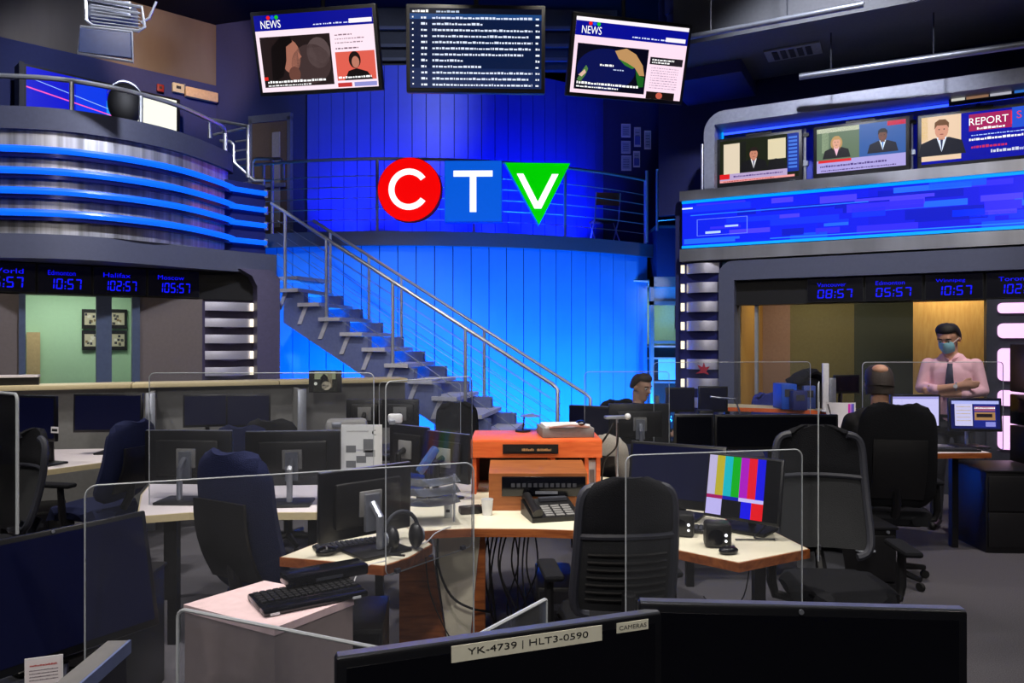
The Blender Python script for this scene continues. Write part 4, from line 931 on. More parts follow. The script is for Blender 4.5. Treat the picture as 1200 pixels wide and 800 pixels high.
# ------------------------------------------------------------------ monitors
def monitor(label, loc, yaw, pitch, w, h, base_z, draw=None, scr=gloss, style='arm', cat='monitor', trim=None, dot=None, root='desk_monitor', bw=.016, chin=.022):
    t = thing(root, label, cat, (loc[0], loc[1], base_z), math.radians(yaw), 'desk monitors'); zc = loc[2]-base_z
    R_ = Matrix.Translation((0, 0, zc)) @ Euler((-math.radians(pitch), 0, 0)).to_matrix().to_4x4()
    m = MB(); m.M = R_; m.box((0, .014, 0), (w, .028, h), .006); c = m.build('casing', bezel, t)
    m = MB(); m.M = R_; m.box((0, .038, 0), (w*.72, .025, h*.66), .012).build('back_housing', black, c)
    m = MB(); m.M = R_; m.box((0, .054, 0), (.11, .012, .11), .003).build('mount_plate', greyp, c)
    if draw:
        p = Pic(w-2*bw, h-bw-chin, (0,0,0), -.0006, R_ @ Matrix.Translation((0, 0, (chin-bw)/2))); draw(p); p.build('screen', pic_m, t)
    else:
        m = MB(); m.M = R_; m.b2((-w/2+bw, -.0012, -h/2+chin), (w/2-bw, .004, h/2-bw)); m.build('screen', scr, t)
    if trim: m = MB(); m.M = R_; m.b2((-w/2+.004, .004, h/2-.001), (w/2-.004, .022, h/2+.002)); m.build('top_trim', trim, t)
    if dot: m = MB(); m.M = R_; m.tube([(0, -.001, h/2-bw/2), (0, -.004, h/2-bw/2)], .0045, 10); m.build('webcam', silver, t)
    if style == 'arm':
        m = MB(); m.tube([(0, .06, zc), (0, .11, zc-.02), (0, .12, .02)], [.018, .02, .02], 8); m.build('stand_neck', black, t)
        MB().box((0, .08, .008), (.22, .18, .016), .006).build('stand_base', black, t)
    elif style == 'silver':
        m = MB(); m.b2((-.035, .055, zc-.12), (.035, .075, zc+.04)); m.tube([(0, .07, zc), (0, .13, zc-.05), (0, .13, .02)], .017, 8); m.build('stand_neck', silver, t)
        MB().box((0, .10, .008), (.24, .2, .016), .006).build('stand_base', black, t)
    return t
# foreground pair, seen from the front
def table_for(name, label, x0, y0, x1, y1, rz=0, z=DZ):
    t = thing(name, label, 'desk', ((x0+x1)/2, (y0+y1)/2, 0), rz); w_, d_ = (x1-x0)/2, (y1-y0)/2
    MB().b2((-w_, -d_, z-.04), (w_, d_, z), .004).build('desk_top', dgrey, t)
    for sx in (-1, 1):
        for sy in (-1, 1): MB().b2((sx*(w_-.06)-.025, sy*(d_-.06)-.025, 0), (sx*(w_-.06)+.025, sy*(d_-.06)+.025, z-.04)).build('leg', black, t)
table_for('foreground_desk', 'dark desk under the two black monitors at the bottom edge', -.35, 1.05, .95, 1.62)
table_for('corner_desk', 'dark desk under the navy screen at the bottom left', -2.1, 1.6, -1.2, 2.15, .5)
m1 = monitor('black monitor with masking tape label at the bottom of the picture', (0, 1.201, 1.005), 19.6, 0, .56, .34, DZ, trim=silver)
def tape(root, x0, z0, x1, z1, rot, txt, tx, th_, bold=False):
    m = MB(); zc = 1.005-DZ; m.M = Matrix.Translation((x0, -.001, zc+z0)) @ Euler((0, rot, 0)).to_matrix().to_4x4()
    m.b2((0, -.0015, 0), (x1-x0, 0, z1-z0)); tp = m.build('tape_label', tape_m, root, label='cream tape strip with hand written black lettering')
    vs, fs, a, b, c, d = text_geo(txt); k = th_/(d-c); kx = (x1-x0)*tx/(b-a)
    n = MB(); n.M = m.M.copy(); n.add([((x1-x0)*(1-tx)/2+(v[0]-a)*kx, -.0024, (z1-z0-th_)/2+(v[1]-c)*k) for v in vs], fs); n.build('lettering', ink, tp, smooth=False)
tape(m1, -.102, .139, .161, .165, 0, 'YK-4739 | HLT3-0590', .80, .014)
tape(m1, .189, .147, .250, .164, 0, 'CAMERAS', .86, .0075)
monitor('black monitor with webcam at the bottom right of the picture', (.503, 1.288, 1.008), -4.2, 0, .56, .36, DZ, trim=silver, dot=True)
fl_ = monitor('large navy screen monitor at the bottom left edge', (-1.279, 2.092, .942), 58, 13, .56, .355, DZ, scr=nscr, dot=True)
t = thing('monitor_notice', 'small white card with red print at the foot of the navy screen', 'notice', tuple(P(29, 806, 1.72)), .35)
MB().b2((0, -.002, 0), (.078, 0, .068)).build('card', paper, t)
p = Pic(.07, .058, (.93,.9,.92), -.003, Matrix.Translation((.039, 0, .034))); p.up(); p.greek(.1, .9, .74, .08, (.75,.2,.2))
for k in range(4): p.greek(.08, .92, .56-.13*k, .05, (.4,.35,.4))
p.build('print', prn_m, t)
MB().b2((.03, 0, -.08), (.04, .02, .05)).build('stand', black, t)
pa, pb = P(138, 750, 1.72), P(50, 832, 1.42); dv = (pb-pa); L_ = math.hypot(dv.x, dv.y)
t = thing('partition_end', 'grey topped end of a low partition at the bottom left', 'partition', (pa.x, pa.y, 0), math.atan2(dv.y, dv.x))
MB().b2((0, -.02, 0), (L_, .02, pa.z-.012)).build('panel', dgrey, t); MB().b2((-.002, -.024, pa.z-.012), (L_, .024, pa.z), .003).build('top_cap', greyp, t); MB().b2((-.002, .024, pa.z-.03), (L_, .030, pa.z)).build('edge_strip', mat('slate_strip', rgb(110, 124, 168), .4), t)

def bars(p):
    p.rect(0, 0, 1, 1, (.02,.02,.03)); p.up(); e = .80; n = 7
    for k, c in enumerate(((.74,.70,.84),(.72,.66,.16),(.05,.70,.74),(.02,.66,.10),(.66,.06,.72),(.88,.06,.16),(.05,.03,.86))): p.rect(e*k/n, .33, e*(k+1)/n, 1, c)
    for a_, b_, c in ((0,2/7,(.62,.05,.35)),(2/7,4/7,(.03,.10,.62)),(4/7,1,(.78,.74,.95))): p.rect(e*a_, .27, e*b_, .33, c)
    for a_, b_, c in ((0,.28,(.74,.70,.92)),(.28,.62,(.03,.03,.04)),(.62,.80,(.05,.03,.86)),(.80,1,(.88,.05,.10))): p.rect(e*a_, .0, e*b_, .27, c)
monitor('monitor showing vertical colour bars on the right wing desk', (1.09, 3.5, .956), -40, 12, .37, .306, DZ, draw=bars, bw=.010, chin=.014)
monitor('large dark monitor behind the colour bar monitor', (.833, 3.77, .968), -30, 10, .504, .324, DZ, scr=nscr, chin=.045)
monitor('dark monitor turned away on the left wing desk', (-.655, 3.28, .945), 222, 2, .46, .30, DZ, style='silver', trim=silver)
monitor('left of two monitors turned away behind the navy chair', (-1.87, 4.30, .98), 178, 0, .51, .31, DZ, style='silver', trim=silver)
monitor('right of two monitors turned away behind the navy chair', (-1.25, 4.24, .985), 186, 2, .53, .31, DZ, style='silver', trim=silver)
monitor('small monitor turned away right of the white planner sheet', (-.62, 4.56, .99), 141, 0, .34, .285, DZ, trim=silver)
monitor('small monitor turned away next to the orange counter', (-.365, 4.34, .975), 141, 0, .34, .285, DZ, trim=silver)
monitor('left small black monitor in front of the stairs', (-1.23, 6.2, 1.05), 183, 0, .31, .24, DZ)
monitor('right small black monitor in front of the stairs', (-.93, 6.2, 1.05), 178, 0, .31, .24, DZ)
monitor('tilted monitor with a white tag on the far left desk', (-3.47, 5.40, 1.09), -18, 0, .36, .33, DZ, scr=nscr)
t = thing('screen_tag', 'white tag stuck on the tilted far left monitor', 'tag', tuple(P(60, 507, 5.34)), math.radians(-18)); MB().b2((0, -.002, 0), (.07, 0, .045)).build('tag', paper, t); MB().b2((.01, -.003, .012), (.06, -.002, .03)).build('print', ink, t)
monitor('wide dark monitor beside the tilted one on the far left desk', (-3.25, 5.95, 1.075), 6, 2, .53, .31, DZ, scr=nscr)
for i, u in enumerate((241, 291)):
    pp = P(u, 481, 6.75); monitor(('left navy screen between the grey dividers under the shelf', 'right navy screen between the grey dividers under the shelf')[i], tuple(pp), 15, 0, .385, .30, DZ, scr=nscr)
desk('shelf_desk', 'dark worktop between the grey dividers under the shelf', [(-3.1,6.35),(-1.95,6.75),(-2.05,7.3),(-3.2,6.9)], legs=((-3,6.45),(-2.1,6.85)), top=dgrey, band=black)
monitor('dark navy monitor left of the seated man at the rear', (.66, 6.2, .97), -28, 0, .40, .28, DZ, scr=nscr, trim=silver)
monitor('monitor turned away in front of the seated man', (1.04, 6.05, .98), 178, 0, .50, .33, DZ, style='silver')
monitor('flat monitor behind the speaker post at the rear', (1.50, 6.6, 1.13), 2, 0, .26, .22, DZ, scr=nscr); monitor('dark monitor right of the seated man', (1.78, 6.55, 1.14), -4, 0, .26, .23, DZ, scr=nscr)
monitor('narrow black monitor at the left end of the black console', (1.235, 5.02, 1.035), 0, 0, .27, .24, DZ, trim=silver)
monitor('extra wide black monitor on the black console', (1.795, 5.02, 1.035), 0, 0, .84, .24, DZ)
def doc(p):
    p.rect(0, 0, 1, 1, (.80,.78,.96)); p.up(); p.rect(.0,.92,1,1,(.62,.6,.85))
    for k in range(5): p.rect(.06, .15+.14*k, .95, .153+.14*k, (.66,.64,.86))
    p.rect(.2,.1,.205,.9,(.66,.64,.86))
def webp(p):
    p.rect(0, 0, 1, 1, (.06,.08,.32)); p.up(); p.rect(.02, .86, .98, .97, (.70,.72,.95)); p.rect(.08, .10, .44, .86, (.80,.78,.92)); p.rect(.46, .05, .92, .86, (.10,.14,.50)); p.up()
    for k in range(5): p.greek(.12, .40, .75-.12*k, .03, (.75,.65,.4))
    p.rect(.48, .62, .90, .78, (.62,.35,.45)); p.rect(.48, .30, .90, .58, (.65,.48,.30)); p.up(); p.rect(.52, .40, .84, .52, (.12,.08,.10)); p.rect(.70,.08,.90,.24,(.55,.55,.85)); p.greek(.48,.9,.70,.05,W1)
monitor('lit monitor with a pale page beside the bald man', (3.23, 5.92, 1.09), 0, 0, .40, .27, .80, draw=doc, style='silver')
monitor('lit monitor with a dark web page in front of the standing man', (3.67, 5.86, 1.07), -6, 4, .40, .265, .80, draw=webp, style='silver')
monitor('dark monitor on the table behind the bald man', tuple(P(993, 450, 7.2)), 10, 0, .27, .18, .98)

# ------------------------------------------------------------------ office chairs (face +y in their own frame)
def chair(label, loc, face, fab, kind='task', bh=.62, bwid=.25, seat_z=.47, name='office_chair'):
    t = thing(name, label, 'chair', (loc[0], loc[1], 0), math.atan2(-face[0], face[1]), 'office chairs')
    se = lambda v, k=5: max(.02, 1-abs(v)**k)**(1/k)
    MB().slab(lambda s, q: (bwid*s*1.02*se(q*2-1, 6), -.02+.25*(q*2-1)*1.02*(se(s, 6)), seat_z-.02*(2*q-1)**2), 12, 12, .09).build('seat', fab, t)
    def back(s, q): return (bwid*s*se(q*2-1, 7)*(1-.10*q), -.25-.11*q+.05*s*s-.03*math.sin(q*PI), seat_z+.10+bh*q-.045*s*s*q**4)
    cl = lambda q: .5-.5*math.cos(PI*q)
    if kind == 'task':
        MB().slab(lambda s, q: back(s, cl(q)), 14, 20, .075).build('backrest', fab, t)
        MB().slab(lambda s, q: (.16*s, -.30-.10*q-.03*math.sin(q*PI), seat_z+.14+bh*.6*q), 6, 6, .03).build('back_shell', black, t)
    else:
        ring = [Vector(back(s, q)) for s, q in [(-1+.2*k, .0) for k in range(11)]+[(1, .1*k) for k in range(1, 10)]+[(1-.2*k, 1) for k in range(11)]+[(-1, 1-.1*k) for k in range(1, 10)]]
        MB().tube([back(-1, .004+.992*cl(k/20)) for k in range(21)], .02, 8).build('frame_upright', dgrey, t)
        MB().tube([back(1, .004+.992*cl(k/20)) for k in range(21)], .02, 8).build('frame_upright', dgrey, t)
        MB().slab(lambda s, q: back(s*.99, .60+.398*math.sin(q*PI/2)), 12, 12, .03).build('upper_pad', fab, t)
        MB().tube([back(-1+.2*k, .60) for k in range(11)], .016, 8).build('frame_bar', dgrey, t)
        MB().slab(lambda s, q: back(s*.95, .05+.53*q), 12, 8, .008).build('mesh_panel', mesh_m, t)
        for k in range(7): MB().tube([Vector(back(-.8+.2*j, .14+.055*k))+Vector((0, -.012, 0)) for j in range(9)], .006, 5).build('lumbar_slat', rubber, t)
        MB().slab(lambda s, q: (.12*s, -.27-.06*q, seat_z+.02+.12*q), 4, 3, .02).build('lower_shell', dgrey, t)
    MB().tube([(0, -.05, seat_z-.06), (0, -.22, seat_z-.05), (0, -.31, seat_z+.10), (0, -.33, seat_z+.22)], .028, 8).build('back_arm', black, t)
    for s in (-1, 1):
        a_ = MB().tube([(s*.20, -.02, seat_z-.06), (s*(bwid+.05), -.03, seat_z-.04), (s*(bwid+.065), -.04, seat_z+.02), (s*(bwid+.06), -.02, seat_z+.20)], [.02, .024, .024, .02], 8).build('armrest', black, t)
        MB().box((s*(bwid+.05), .02, seat_z+.215), (.085, .26, .03), .014).build('arm_pad', fab_black, a_)
    MB().lathe([(.09, seat_z-.07), (.09, seat_z-.05)], 14).build('mechanism', black, t)
    MB().lathe([(.035, .08), (.035, .22), (.022, .22), (.022, seat_z-.06)], 14).build('gas_lift', black, t)
    for k in range(5):
        a_ = 2*PI*k/5+.3; c_, s_ = math.cos(a_), math.sin(a_)
        l_ = MB().tube([(0, 0, .10), (.28*c_, .28*s_, .075)], [.03, .018], 8).build('base_leg', black, t)
        MB().tube([(.28*c_-.012*s_, .28*s_+.012*c_, .028), (.28*c_+.012*s_, .28*s_-.012*c_, .028)], .028, 12).build('caster', rubber, l_)
    return t
chair('navy office chair beside the left wing desk, back to the camera', (-1.05, 3.50), (.5, .87), fab_navy, 'task', .60, .24)
chair('navy office chair in profile at the far left desk', (-2.98, 5.25), (-.93, .2), fab_navy, 'task', .52, .24)
chair('black mesh chair with slatted back at the main desk', (.42, 3.20), (-.10, .99), fab_black, 'mesh', .58, .205, .45)
chair('black mesh chair facing the camera at the right wing desk', (1.58, 3.58), (-.1, -.99), fab_black, 'mesh', .66, .24, .45)
chair('dark navy chair back rising behind the two turned monitors', (-1.80, 5.35), (.1, 1), fab_navy, 'task', .50, .22)
chair('black round backed chair under the shelf dividers', (-1.80, 5.95), (.1, 1), fab_black, 'task', .48, .23)
chair('black chair at the foot of the stairs behind the small monitors', (-.52, 7.1), (.1, -1), fab_black, 'task', .46, .22)
chair('black chair of the seated man at the rear', (1.15, 6.95), (.3, -1), fab_black, 'task', .50, .25)
chair('tall black chair holding the bald man at right', (2.60, 5.15), (.25, .97), fab_black, 'task', .66, .25, .48)
chair('grey rounded chair behind the orange counter', (.72, 5.5), (.4, .9), mat('grey_fabric', rgb(150, 146, 140), .9, 0, .15, 200, .3), 'task', .42, .25)
chair('dark chair at the left frame edge behind the acrylic panel', (-3.05, 4.15), (-.6, -.8), fab_black, 'mesh', .56, .24)
chair('small blue chair beyond the orange window table', (2.85, 7.9), (0, -1), mat('blue_fabric', rgb(36, 46, 120), .9), 'task', .50, .2)

# ------------------------------------------------------------------ acrylic screens
def pane(label, a, b, z0, z1, r=.03, er=.0025, m=None, th=.005, bottom=False):
    a = Vector((*a, 0)); b = Vector((*b, 0)); L_ = (b-a).length
    t = thing('acrylic_screen', label, 'acrylic screen', (a.x, a.y, z0), math.atan2(b.y-a.y, b.x-a.x), 'clear acrylic screens')
    o = rrect(0, 0, L_, z1-z0, r)
    MB().prism_y(o, -th/2, th/2).build('clear_sheet', m or acrylic, t, smooth=False)
    ring = [(x, 0, z) for x, z in o]
    n = len(ring)//4
    if bottom: MB().tube(ring, er, 6, True).build('polished_edge', edge_m, t)
    else: MB().tube([(L_, 0, 0)]+ring[n:3*n]+[(0, 0, 0)], er, 6).build('polished_edge', edge_m, t)
    for x in (.12*L_, .88*L_): MB().b2((x-.012, -.008, -.001), (x+.012, .008, .016)).build('clamp', dgrey, t)
pane('wide acrylic screen across the navy screen and navy chair', (-1.183, 2.05), (-.127, 2.45), .30, 1.25)
pane('upright acrylic screen at the front of the left wing desk', (-.505, 2.96), (-.184, 3.40), .71, 1.49, bottom=True)
pane('acrylic screen in front of the colour bar monitor', (.40, 2.60), (1.078, 2.75), .005, 1.25)
pane('tall narrow acrylic screen right of the colour bar monitor', (1.325, 3.2), (1.42, 3.42), .70, 1.465)
pane('acrylic screen before the standing man at right', (2.70, 5.70), (3.85, 5.80), .80, 1.49, er=.003)
pane('acrylic screen at the left frame edge', (-2.95, 3.95), (-2.34, 3.5), .74, 1.4, er=.008)
pane('broad acrylic screen over the two turned monitors', (-2.02, 4.12), (-.77, 4.12), .70, 1.475, er=.0028)
pane('acrylic screen beyond the black console', (1.15, 6.0), (2.5, 6.2), .74, 1.48, er=.0028)
pane('acrylic screen with pale edge before the taupe cabinet', (-.94, 2.08), (.06, 1.64), .01, .90, er=.005)
pane('short thick acrylic wedge behind the taped monitor', (-.104, 2.0), (.106, 2.3), .50, .85, r=.01, er=.006, m=glass_mat('blue_acrylic', (.62, .66, .80), .06))
pane('small acrylic screen over the monitors by the stairs', (-1.05, 5.85), (-.40, 5.75), .74, 1.33, er=.0028)
pane('acrylic screen behind the orange counter', (.55, 5.6), (1.2, 5.65), .74, 1.42, er=.0028)

# ------------------------------------------------------------------ cabinets
t = thing('taupe_cabinet', 'low taupe cabinet with a pale pink top in the foreground', 'cabinet', (-.83, 2.53, 0))
cp = [(-1.112+.83, 2.505-2.53), (-.739+.83, 2.30-2.53), (-.549+.83, 2.572-2.53), (-.922+.83, 2.756-2.53)]
MB().prism([(x*.985, y*.985) for x, y in cp], 0, .735).build('body', taupe, t, smooth=False)
MB().prism(cp, .735, .76).build('top', mat('pink_laminate', rgb(228, 200, 200), .45), t, smooth=False)
t = thing('keyboard_tray', 'black keyboard with wrist rest lying on the taupe cabinet', 'keyboard', (-.72, 2.585, .76), math.radians(34))
MB().box((0, 0, .012), (.36, .15, .022), .006).build('body', gloss, t)
m = MB()
for r_ in range(5):
    for k in range(15): m.box((-.158+.0226*k, -.048+.024*r_, .026), (.018, .019, .008), .002)
m.build('keys', black, t, kind='stuff'); MB().box((0, -.10, .012), (.36, .06, .02), .008).build('wrist_rest', gloss, t)
for x in (-.16, .12): MB().b2((x, -.132, .004), (x+.03, -.129, .012)).build('foot_light', white_p, t)
t = thing('black_wireless_unit', 'flat black box behind the keyboard on the taupe cabinet', 'device', (-.70, 2.63, .79), math.radians(34)); MB().box((.05, .04, .02), (.30, .10, .04), .008).build('case', gloss, t); MB().b2((.0, -.012, .01), (.1, -.009, .02)).build('display', dgrey, t)
def drawers(label, loc, rz, w, d, h, m, n=2, hm=silver):
    t = thing('drawer_cabinet', label, 'cabinet', (loc[0], loc[1], 0), rz, 'drawer cabinets')
    MB().box((0, 0, h/2), (w, d, h), .006).build('body', m, t)
    MB().box((0, 0, h+.008), (w+.02, d+.02, .016), .005).build('top', m, t)
    for k in range(n):
        z0 = .05+(h-.07)*k/n; z1 = .05+(h-.07)*(k+1)/n-.012
        dd = MB().b2((-w/2+.012, -d/2-.016, z0), (w/2-.012, -d/2, z1), .003).build('drawer', m, t)
        hz = z1-.08; MB().tube([(-.05, -d/2-.016, hz), (-.045, -d/2-.035, hz), (.045, -d/2-.035, hz), (.05, -d/2-.016, hz)], .006, 6).build('handle', hm, dd)
    MB().tube([(w/2-.05, -d/2-.001, h-.012), (w/2-.05, -d/2-.012, h-.012)], .009, 8).build('lock', silver, t)
drawers('black two drawer pedestal behind the chair facing the camera', (1.97, 4.38), -.02, .36, .5, .6, black)
drawers('wide black lateral file at the right edge', (4.14, 6.0), -.05, .86, .5, .63, black)
drawers('low dark pedestal under the pane at left', (-1.83, 3.35), .05, .30, .5, .56, black)
t = thing('equipment_rack', 'black equipment stack on the lateral file at the right edge', 'rack', (4.40, 6.02, .65), -.05)
for k, (z0, z1) in enumerate(((0, .30), (.31, .56), (.58, .98))):
    b_ = MB().b2((-.22, -.18, z0), (.25, .2, z1), .008).build('unit', (black, gloss, black)[k], t)
    MB().b2((-.225, -.19, z1-.015), (.255, -.175, z1)).build('front_lip', silver, b_)
    MB().b2((-.10, -.185, (z0+z1)/2-.05), (.12, -.182, (z0+z1)/2+.05)).build('panel_display', (dgrey, dgrey, mat('unit_print', rgb(150, 155, 150), .4))[k], b_)

# ------------------------------------------------------------------ orange counter, wooden console box, desk phone
t = thing('orange_counter', 'bright orange raised counter at the back of the main desk', 'counter', (.145, 4.6, DZ))
MB().b2((-.39, -.20, .285), (.39, .28, .325), .003).build('counter_top', orange_w, t); MB().b2((-.39, -.205, .22), (.39, -.18, .315)).build('front_board', orange_w, t)
MB().b2((-.20, -.212, .245), (.13, -.205, .30)).build('label_slot', black, t)
p = Pic(.28, .03, (.02,.02,.02), -.214, Matrix.Translation((-.03, 0, .27))); p.up(); p.greek(.3, .55, .2, .55, (.75,.55,.35)); p.greek(.62, .92, .2, .55, (.75,.55,.35)); p.build('slot_print', prn_m, t)
for x in (-.37, .10, .30, .37): MB().b2((x-.012, -.19, 0), (x+.012, .26, .285)).build('upright', orange_w, t)
MB().b2((-.38, .25, 0), (.38, .27, .285)).build('back_board', dgrey, t)
for i, (x, w_, c_) in enumerate(((.2, .14, black), (.335, .05, white_p))): 
    q_ = thing('counter_binder', ('black binder under the orange counter', 'white box under the orange counter')[i], 'binder', (.145+x, 4.55, DZ)); MB().b2((-w_/2, -.1, 0), (w_/2, .12, .2), .004).build('cover', c_, q_); MB().b2((-w_*.3, -.104, .06), (w_*.3, -.1, .14)).build('spine_label', greyp, q_)
t = thing('paper_tray', 'grey tray of papers on the orange counter', 'tray', (.33, 4.62, DZ+.325), .1)
MB().box((0, 0, .03), (.32, .26, .06), .006).build('tray', greyp, t); MB().b2((-.14, -.12, .06), (.13, .10, .072)).build('paper_stack', paper, t); MB().tube([(-.12, -.13, .07), (.02, -.14, .085), (.13, -.12, .07)], .012, 6).build('handset', white_p, t)
t = thing('computer_mouse', 'black mouse on the paper tray on the orange counter', 'mouse', (.42, 4.52, DZ+.40)); MB().ball((0, 0, .012), (.03, .05, .018), 14, 8).build('shell', gloss, t); MB().tube([(0, .0, .025), (0, .02, .028)], .004, 6).build('wheel', dgrey, t)
t = thing('reading_lamp', 'thin reading lamp with a round head on the orange counter', 'lamp', (.07, 4.80, DZ+.325)); MB().lathe([(.05, 0), (.05, .012)], 16).build('base', black, t); MB().tube([(0, 0, .01), (.01, 0, .10)], .005, 6).build('stem', black, t); MB().lathe([(.02, .115), (.065, .105), (.065, .10)], 20, (.05, 0, 0)).build('head', silver, t)
t = thing('console_box', 'wooden console box with a black intercom panel on the main desk', 'console', (.145, 4.12, DZ))
MB().add([(-.27,-.14,0),(.26,-.14,0),(.26,.16,0),(-.27,.16,0),(-.27,-.14,.20),(.26,-.14,.20),(.26,.16,.225),(-.27,.16,.225)], [(0,3,2,1),(4,5,6,7),(0,1,5,4),(1,2,6,5),(2,3,7,6),(3,0,4,7)]).build('box', wood_mat('teak', rgb(136, 76, 36), rgb(158, 94, 48)), t, smooth=False)
u_ = MB().b2((-.20, -.155, .08), (.25, -.14, .185), .003).build('intercom_panel', gloss, t)
for k in range(12): MB().b2((-.15+.03*k, -.159, .13), (-.13+.03*k, -.155, .15)).build('panel_button', dgrey, u_)
MB().b2((-.02, -.158, .093), (.10, -.155, .108)).build('panel_label', silver, u_)
t = thing('desk_phone', 'black desk phone with grey keys on the main desk', 'phone', (.20, 3.84, DZ), .25)
MB().add([(-.13,-.11,0),(.13,-.11,0),(.13,.11,0),(-.13,.11,0),(-.13,-.11,.025),(.13,-.11,.025),(.13,.11,.075),(-.13,.11,.075)], [(0,3,2,1),(4,5,6,7),(0,1,5,4),(1,2,6,5),(2,3,7,6),(3,0,4,7)]).build('base', black, t, smooth=False)
for k in range(3):
    m = MB(); m.M = Euler((.22, 0, 0)).to_matrix().to_4x4()
    for r_ in range(5): m.box((-.03+.055*k, -.08+.026*r_, .05), (.045, .018, .006), .002)
    m.build('key_column', greyp, t, kind='stuff')
MB().tube([(-.10, .11, .085), (-.105, .08, .10), (-.105, -.07, .06), (-.10, -.11, .045)], [.026, .02, .02, .028], 10).build('handset', black, t)
MB().b2((-.04, .06, .068), (.11, .10, .085)).build('display', dgrey, t)
t = thing('white_mug', 'white paper cup on the main desk', 'cup', (-.13, 3.88, DZ)); MB().lathe([(.024, 0), (.032, .085), (.029, .085), (.022, .005)], 18).build('cup', white_p, t); MB().lathe([(.028, .07), (.0281, .0702)], 18).build('coffee', dgrey, t)
t = thing('white_switch_box', 'small white box on the left end of the main desk', 'box', (-.33, 3.84, DZ)); MB().b2((-.02, -.03, 0), (.02, .03, .065), .004).build('case', white_p, t); MB().b2((-.01, -.032, .03), (.01, -.03, .045)).build('switch', dgrey, t)
t = thing('power_brick', 'black power brick beside the paper cup', 'adapter', (-.22, 3.92, DZ), .3); MB().box((0, 0, .02), (.12, .06, .04), .008).build('case', black, t); MB().tube([(.06, 0, .02), (.12, .06, .012), (.10, .16, .006)], .004, 6).build('lead', cable_m, t)
# stack of clear plastic trays
t = thing('clear_tray', 'hazy clear plastic tray stack behind the upright acrylic screen', 'tray', (-.42, 3.72, DZ), .2)
for k in range(3): MB().slab(lambda s, q: (.15*s, -.1+.2*q, .10+.05*k+.02*s*s), 6, 3, .004).build('tray_sheet', glass_mat('hazy_plastic%d' % k, (.85, .86, .9), .12), t)
for x in (-.13, .13): MB().tube([(x, 0, 0), (x, 0, .24)], .006, 6).build('tray_post', silver, t)
t = thing('blue_handset', 'blue cordless scanner standing by the small monitors', 'scanner', (-.47, 4.12, DZ), .4); MB().tube([(0, 0, 0), (0, 0, .20)], .012, 8).build('post', black, t); m = MB(); m.M = Matrix.Translation((0, 0, .25)) @ Euler((0, .65, 0)).to_matrix().to_4x4(); m.box((0, 0, 0), (.045, .06, .17), .015).build('head', mat('scanner_blue', rgb(50, 84, 140), .3), t); MB().lathe([(.05, 0), (.05, .012)], 14).build('base', black, t)
t = thing('planner_sheet', 'white planner sheet with grey blocks standing beside the turned monitors', 'notice', tuple(P(400, 552, 4.45)), 0)
MB().b2((0, -.004, -.05), (.245, .004, .28)).build('board', white_p, t)
p = Pic(.22, .26, (.82,.83,.84), -.006, Matrix.Translation((.122, 0, .14))); p.up()
for a_, b_ in ((.08, .40), (.55, .55), (.55, .40), (.36, .16), (.08, .05), (.6, .3)): p.rect(a_, b_, a_+.27, b_+.16, (.42,.43,.45))
p.ell(.86, .86, .07, .06, (.05,.05,.05)); p.up(); p.ell(.89, .86, .055, .048, (.82,.83,.84)); p.greek(.1, .7, .88, .03, (.6,.6,.62)); p.greek(.35,.8,.45,.02,(.6,.6,.62)); p.build('print', prn_m, t)
MB().b2((.04, .004, -.05), (.06, .08, -.03)).build('foot', dgrey, t)
t = thing('grey_device', 'grey desk telephone base behind the planner sheet', 'phone', tuple(P(395, 503, 4.72)), .2); MB().box((.06, 0, .02), (.26, .18, .09), .03).build('case', greyp, t); MB().box((.0, -.09, .04), (.06, .02, .03), .008).build('label', silver, t)
MB().b2((.0, -.05, DZ-P(395, 503, 4.72).z), (.12, .05, -.02)).build('pedestal', dgrey, t)
t = thing('pen_cup', 'pale gadget clamped on top of the small monitor', 'gadget', (-.735, 4.655, 1.136), .2); MB().box((.0, 0, .03), (.09, .06, .06), .015).build('body', white_p, t); MB().box((-.02, -.035, .01), (.04, .01, .03), .004).build('lens', silver, t); MB().b2((-.02, -.02, -.01), (.02, .02, .005)).build('clip', dgrey, t)
t = thing('camera_tablet', 'small tablet showing a dim room clamped to the long shelf', 'tablet', tuple(P(381, 460, 7.0)), .05)
MB().b2((-.155, 0, 0), (.155, .02, .21), .008).build('case', black, t)
p = Pic(.22, .19, (.12,.12,.10), -.002, Matrix.Translation((0, 0, .105))); p.up(); p.rect(.05, .62, .95, 1, (.52,.54,.42)); p.rect(.6, .2, .8, .9, (.42,.38,.30)); p.up(); p.ell(.55, .3, .2, .22, (.62,.58,.50)); p.poly([(.3,.7),(.45,.9),(.6,.75),(.7,.3),(.45,.1),(.3,.35)], (.05,.05,.05)); p.ell(.1, .4, .07, .08, (.8,.8,.75)); p.build('screen', pic_dim, t); MB().b2((-.02, .02, .02), (.02, .30, .05)).build('clamp', dgrey, t)

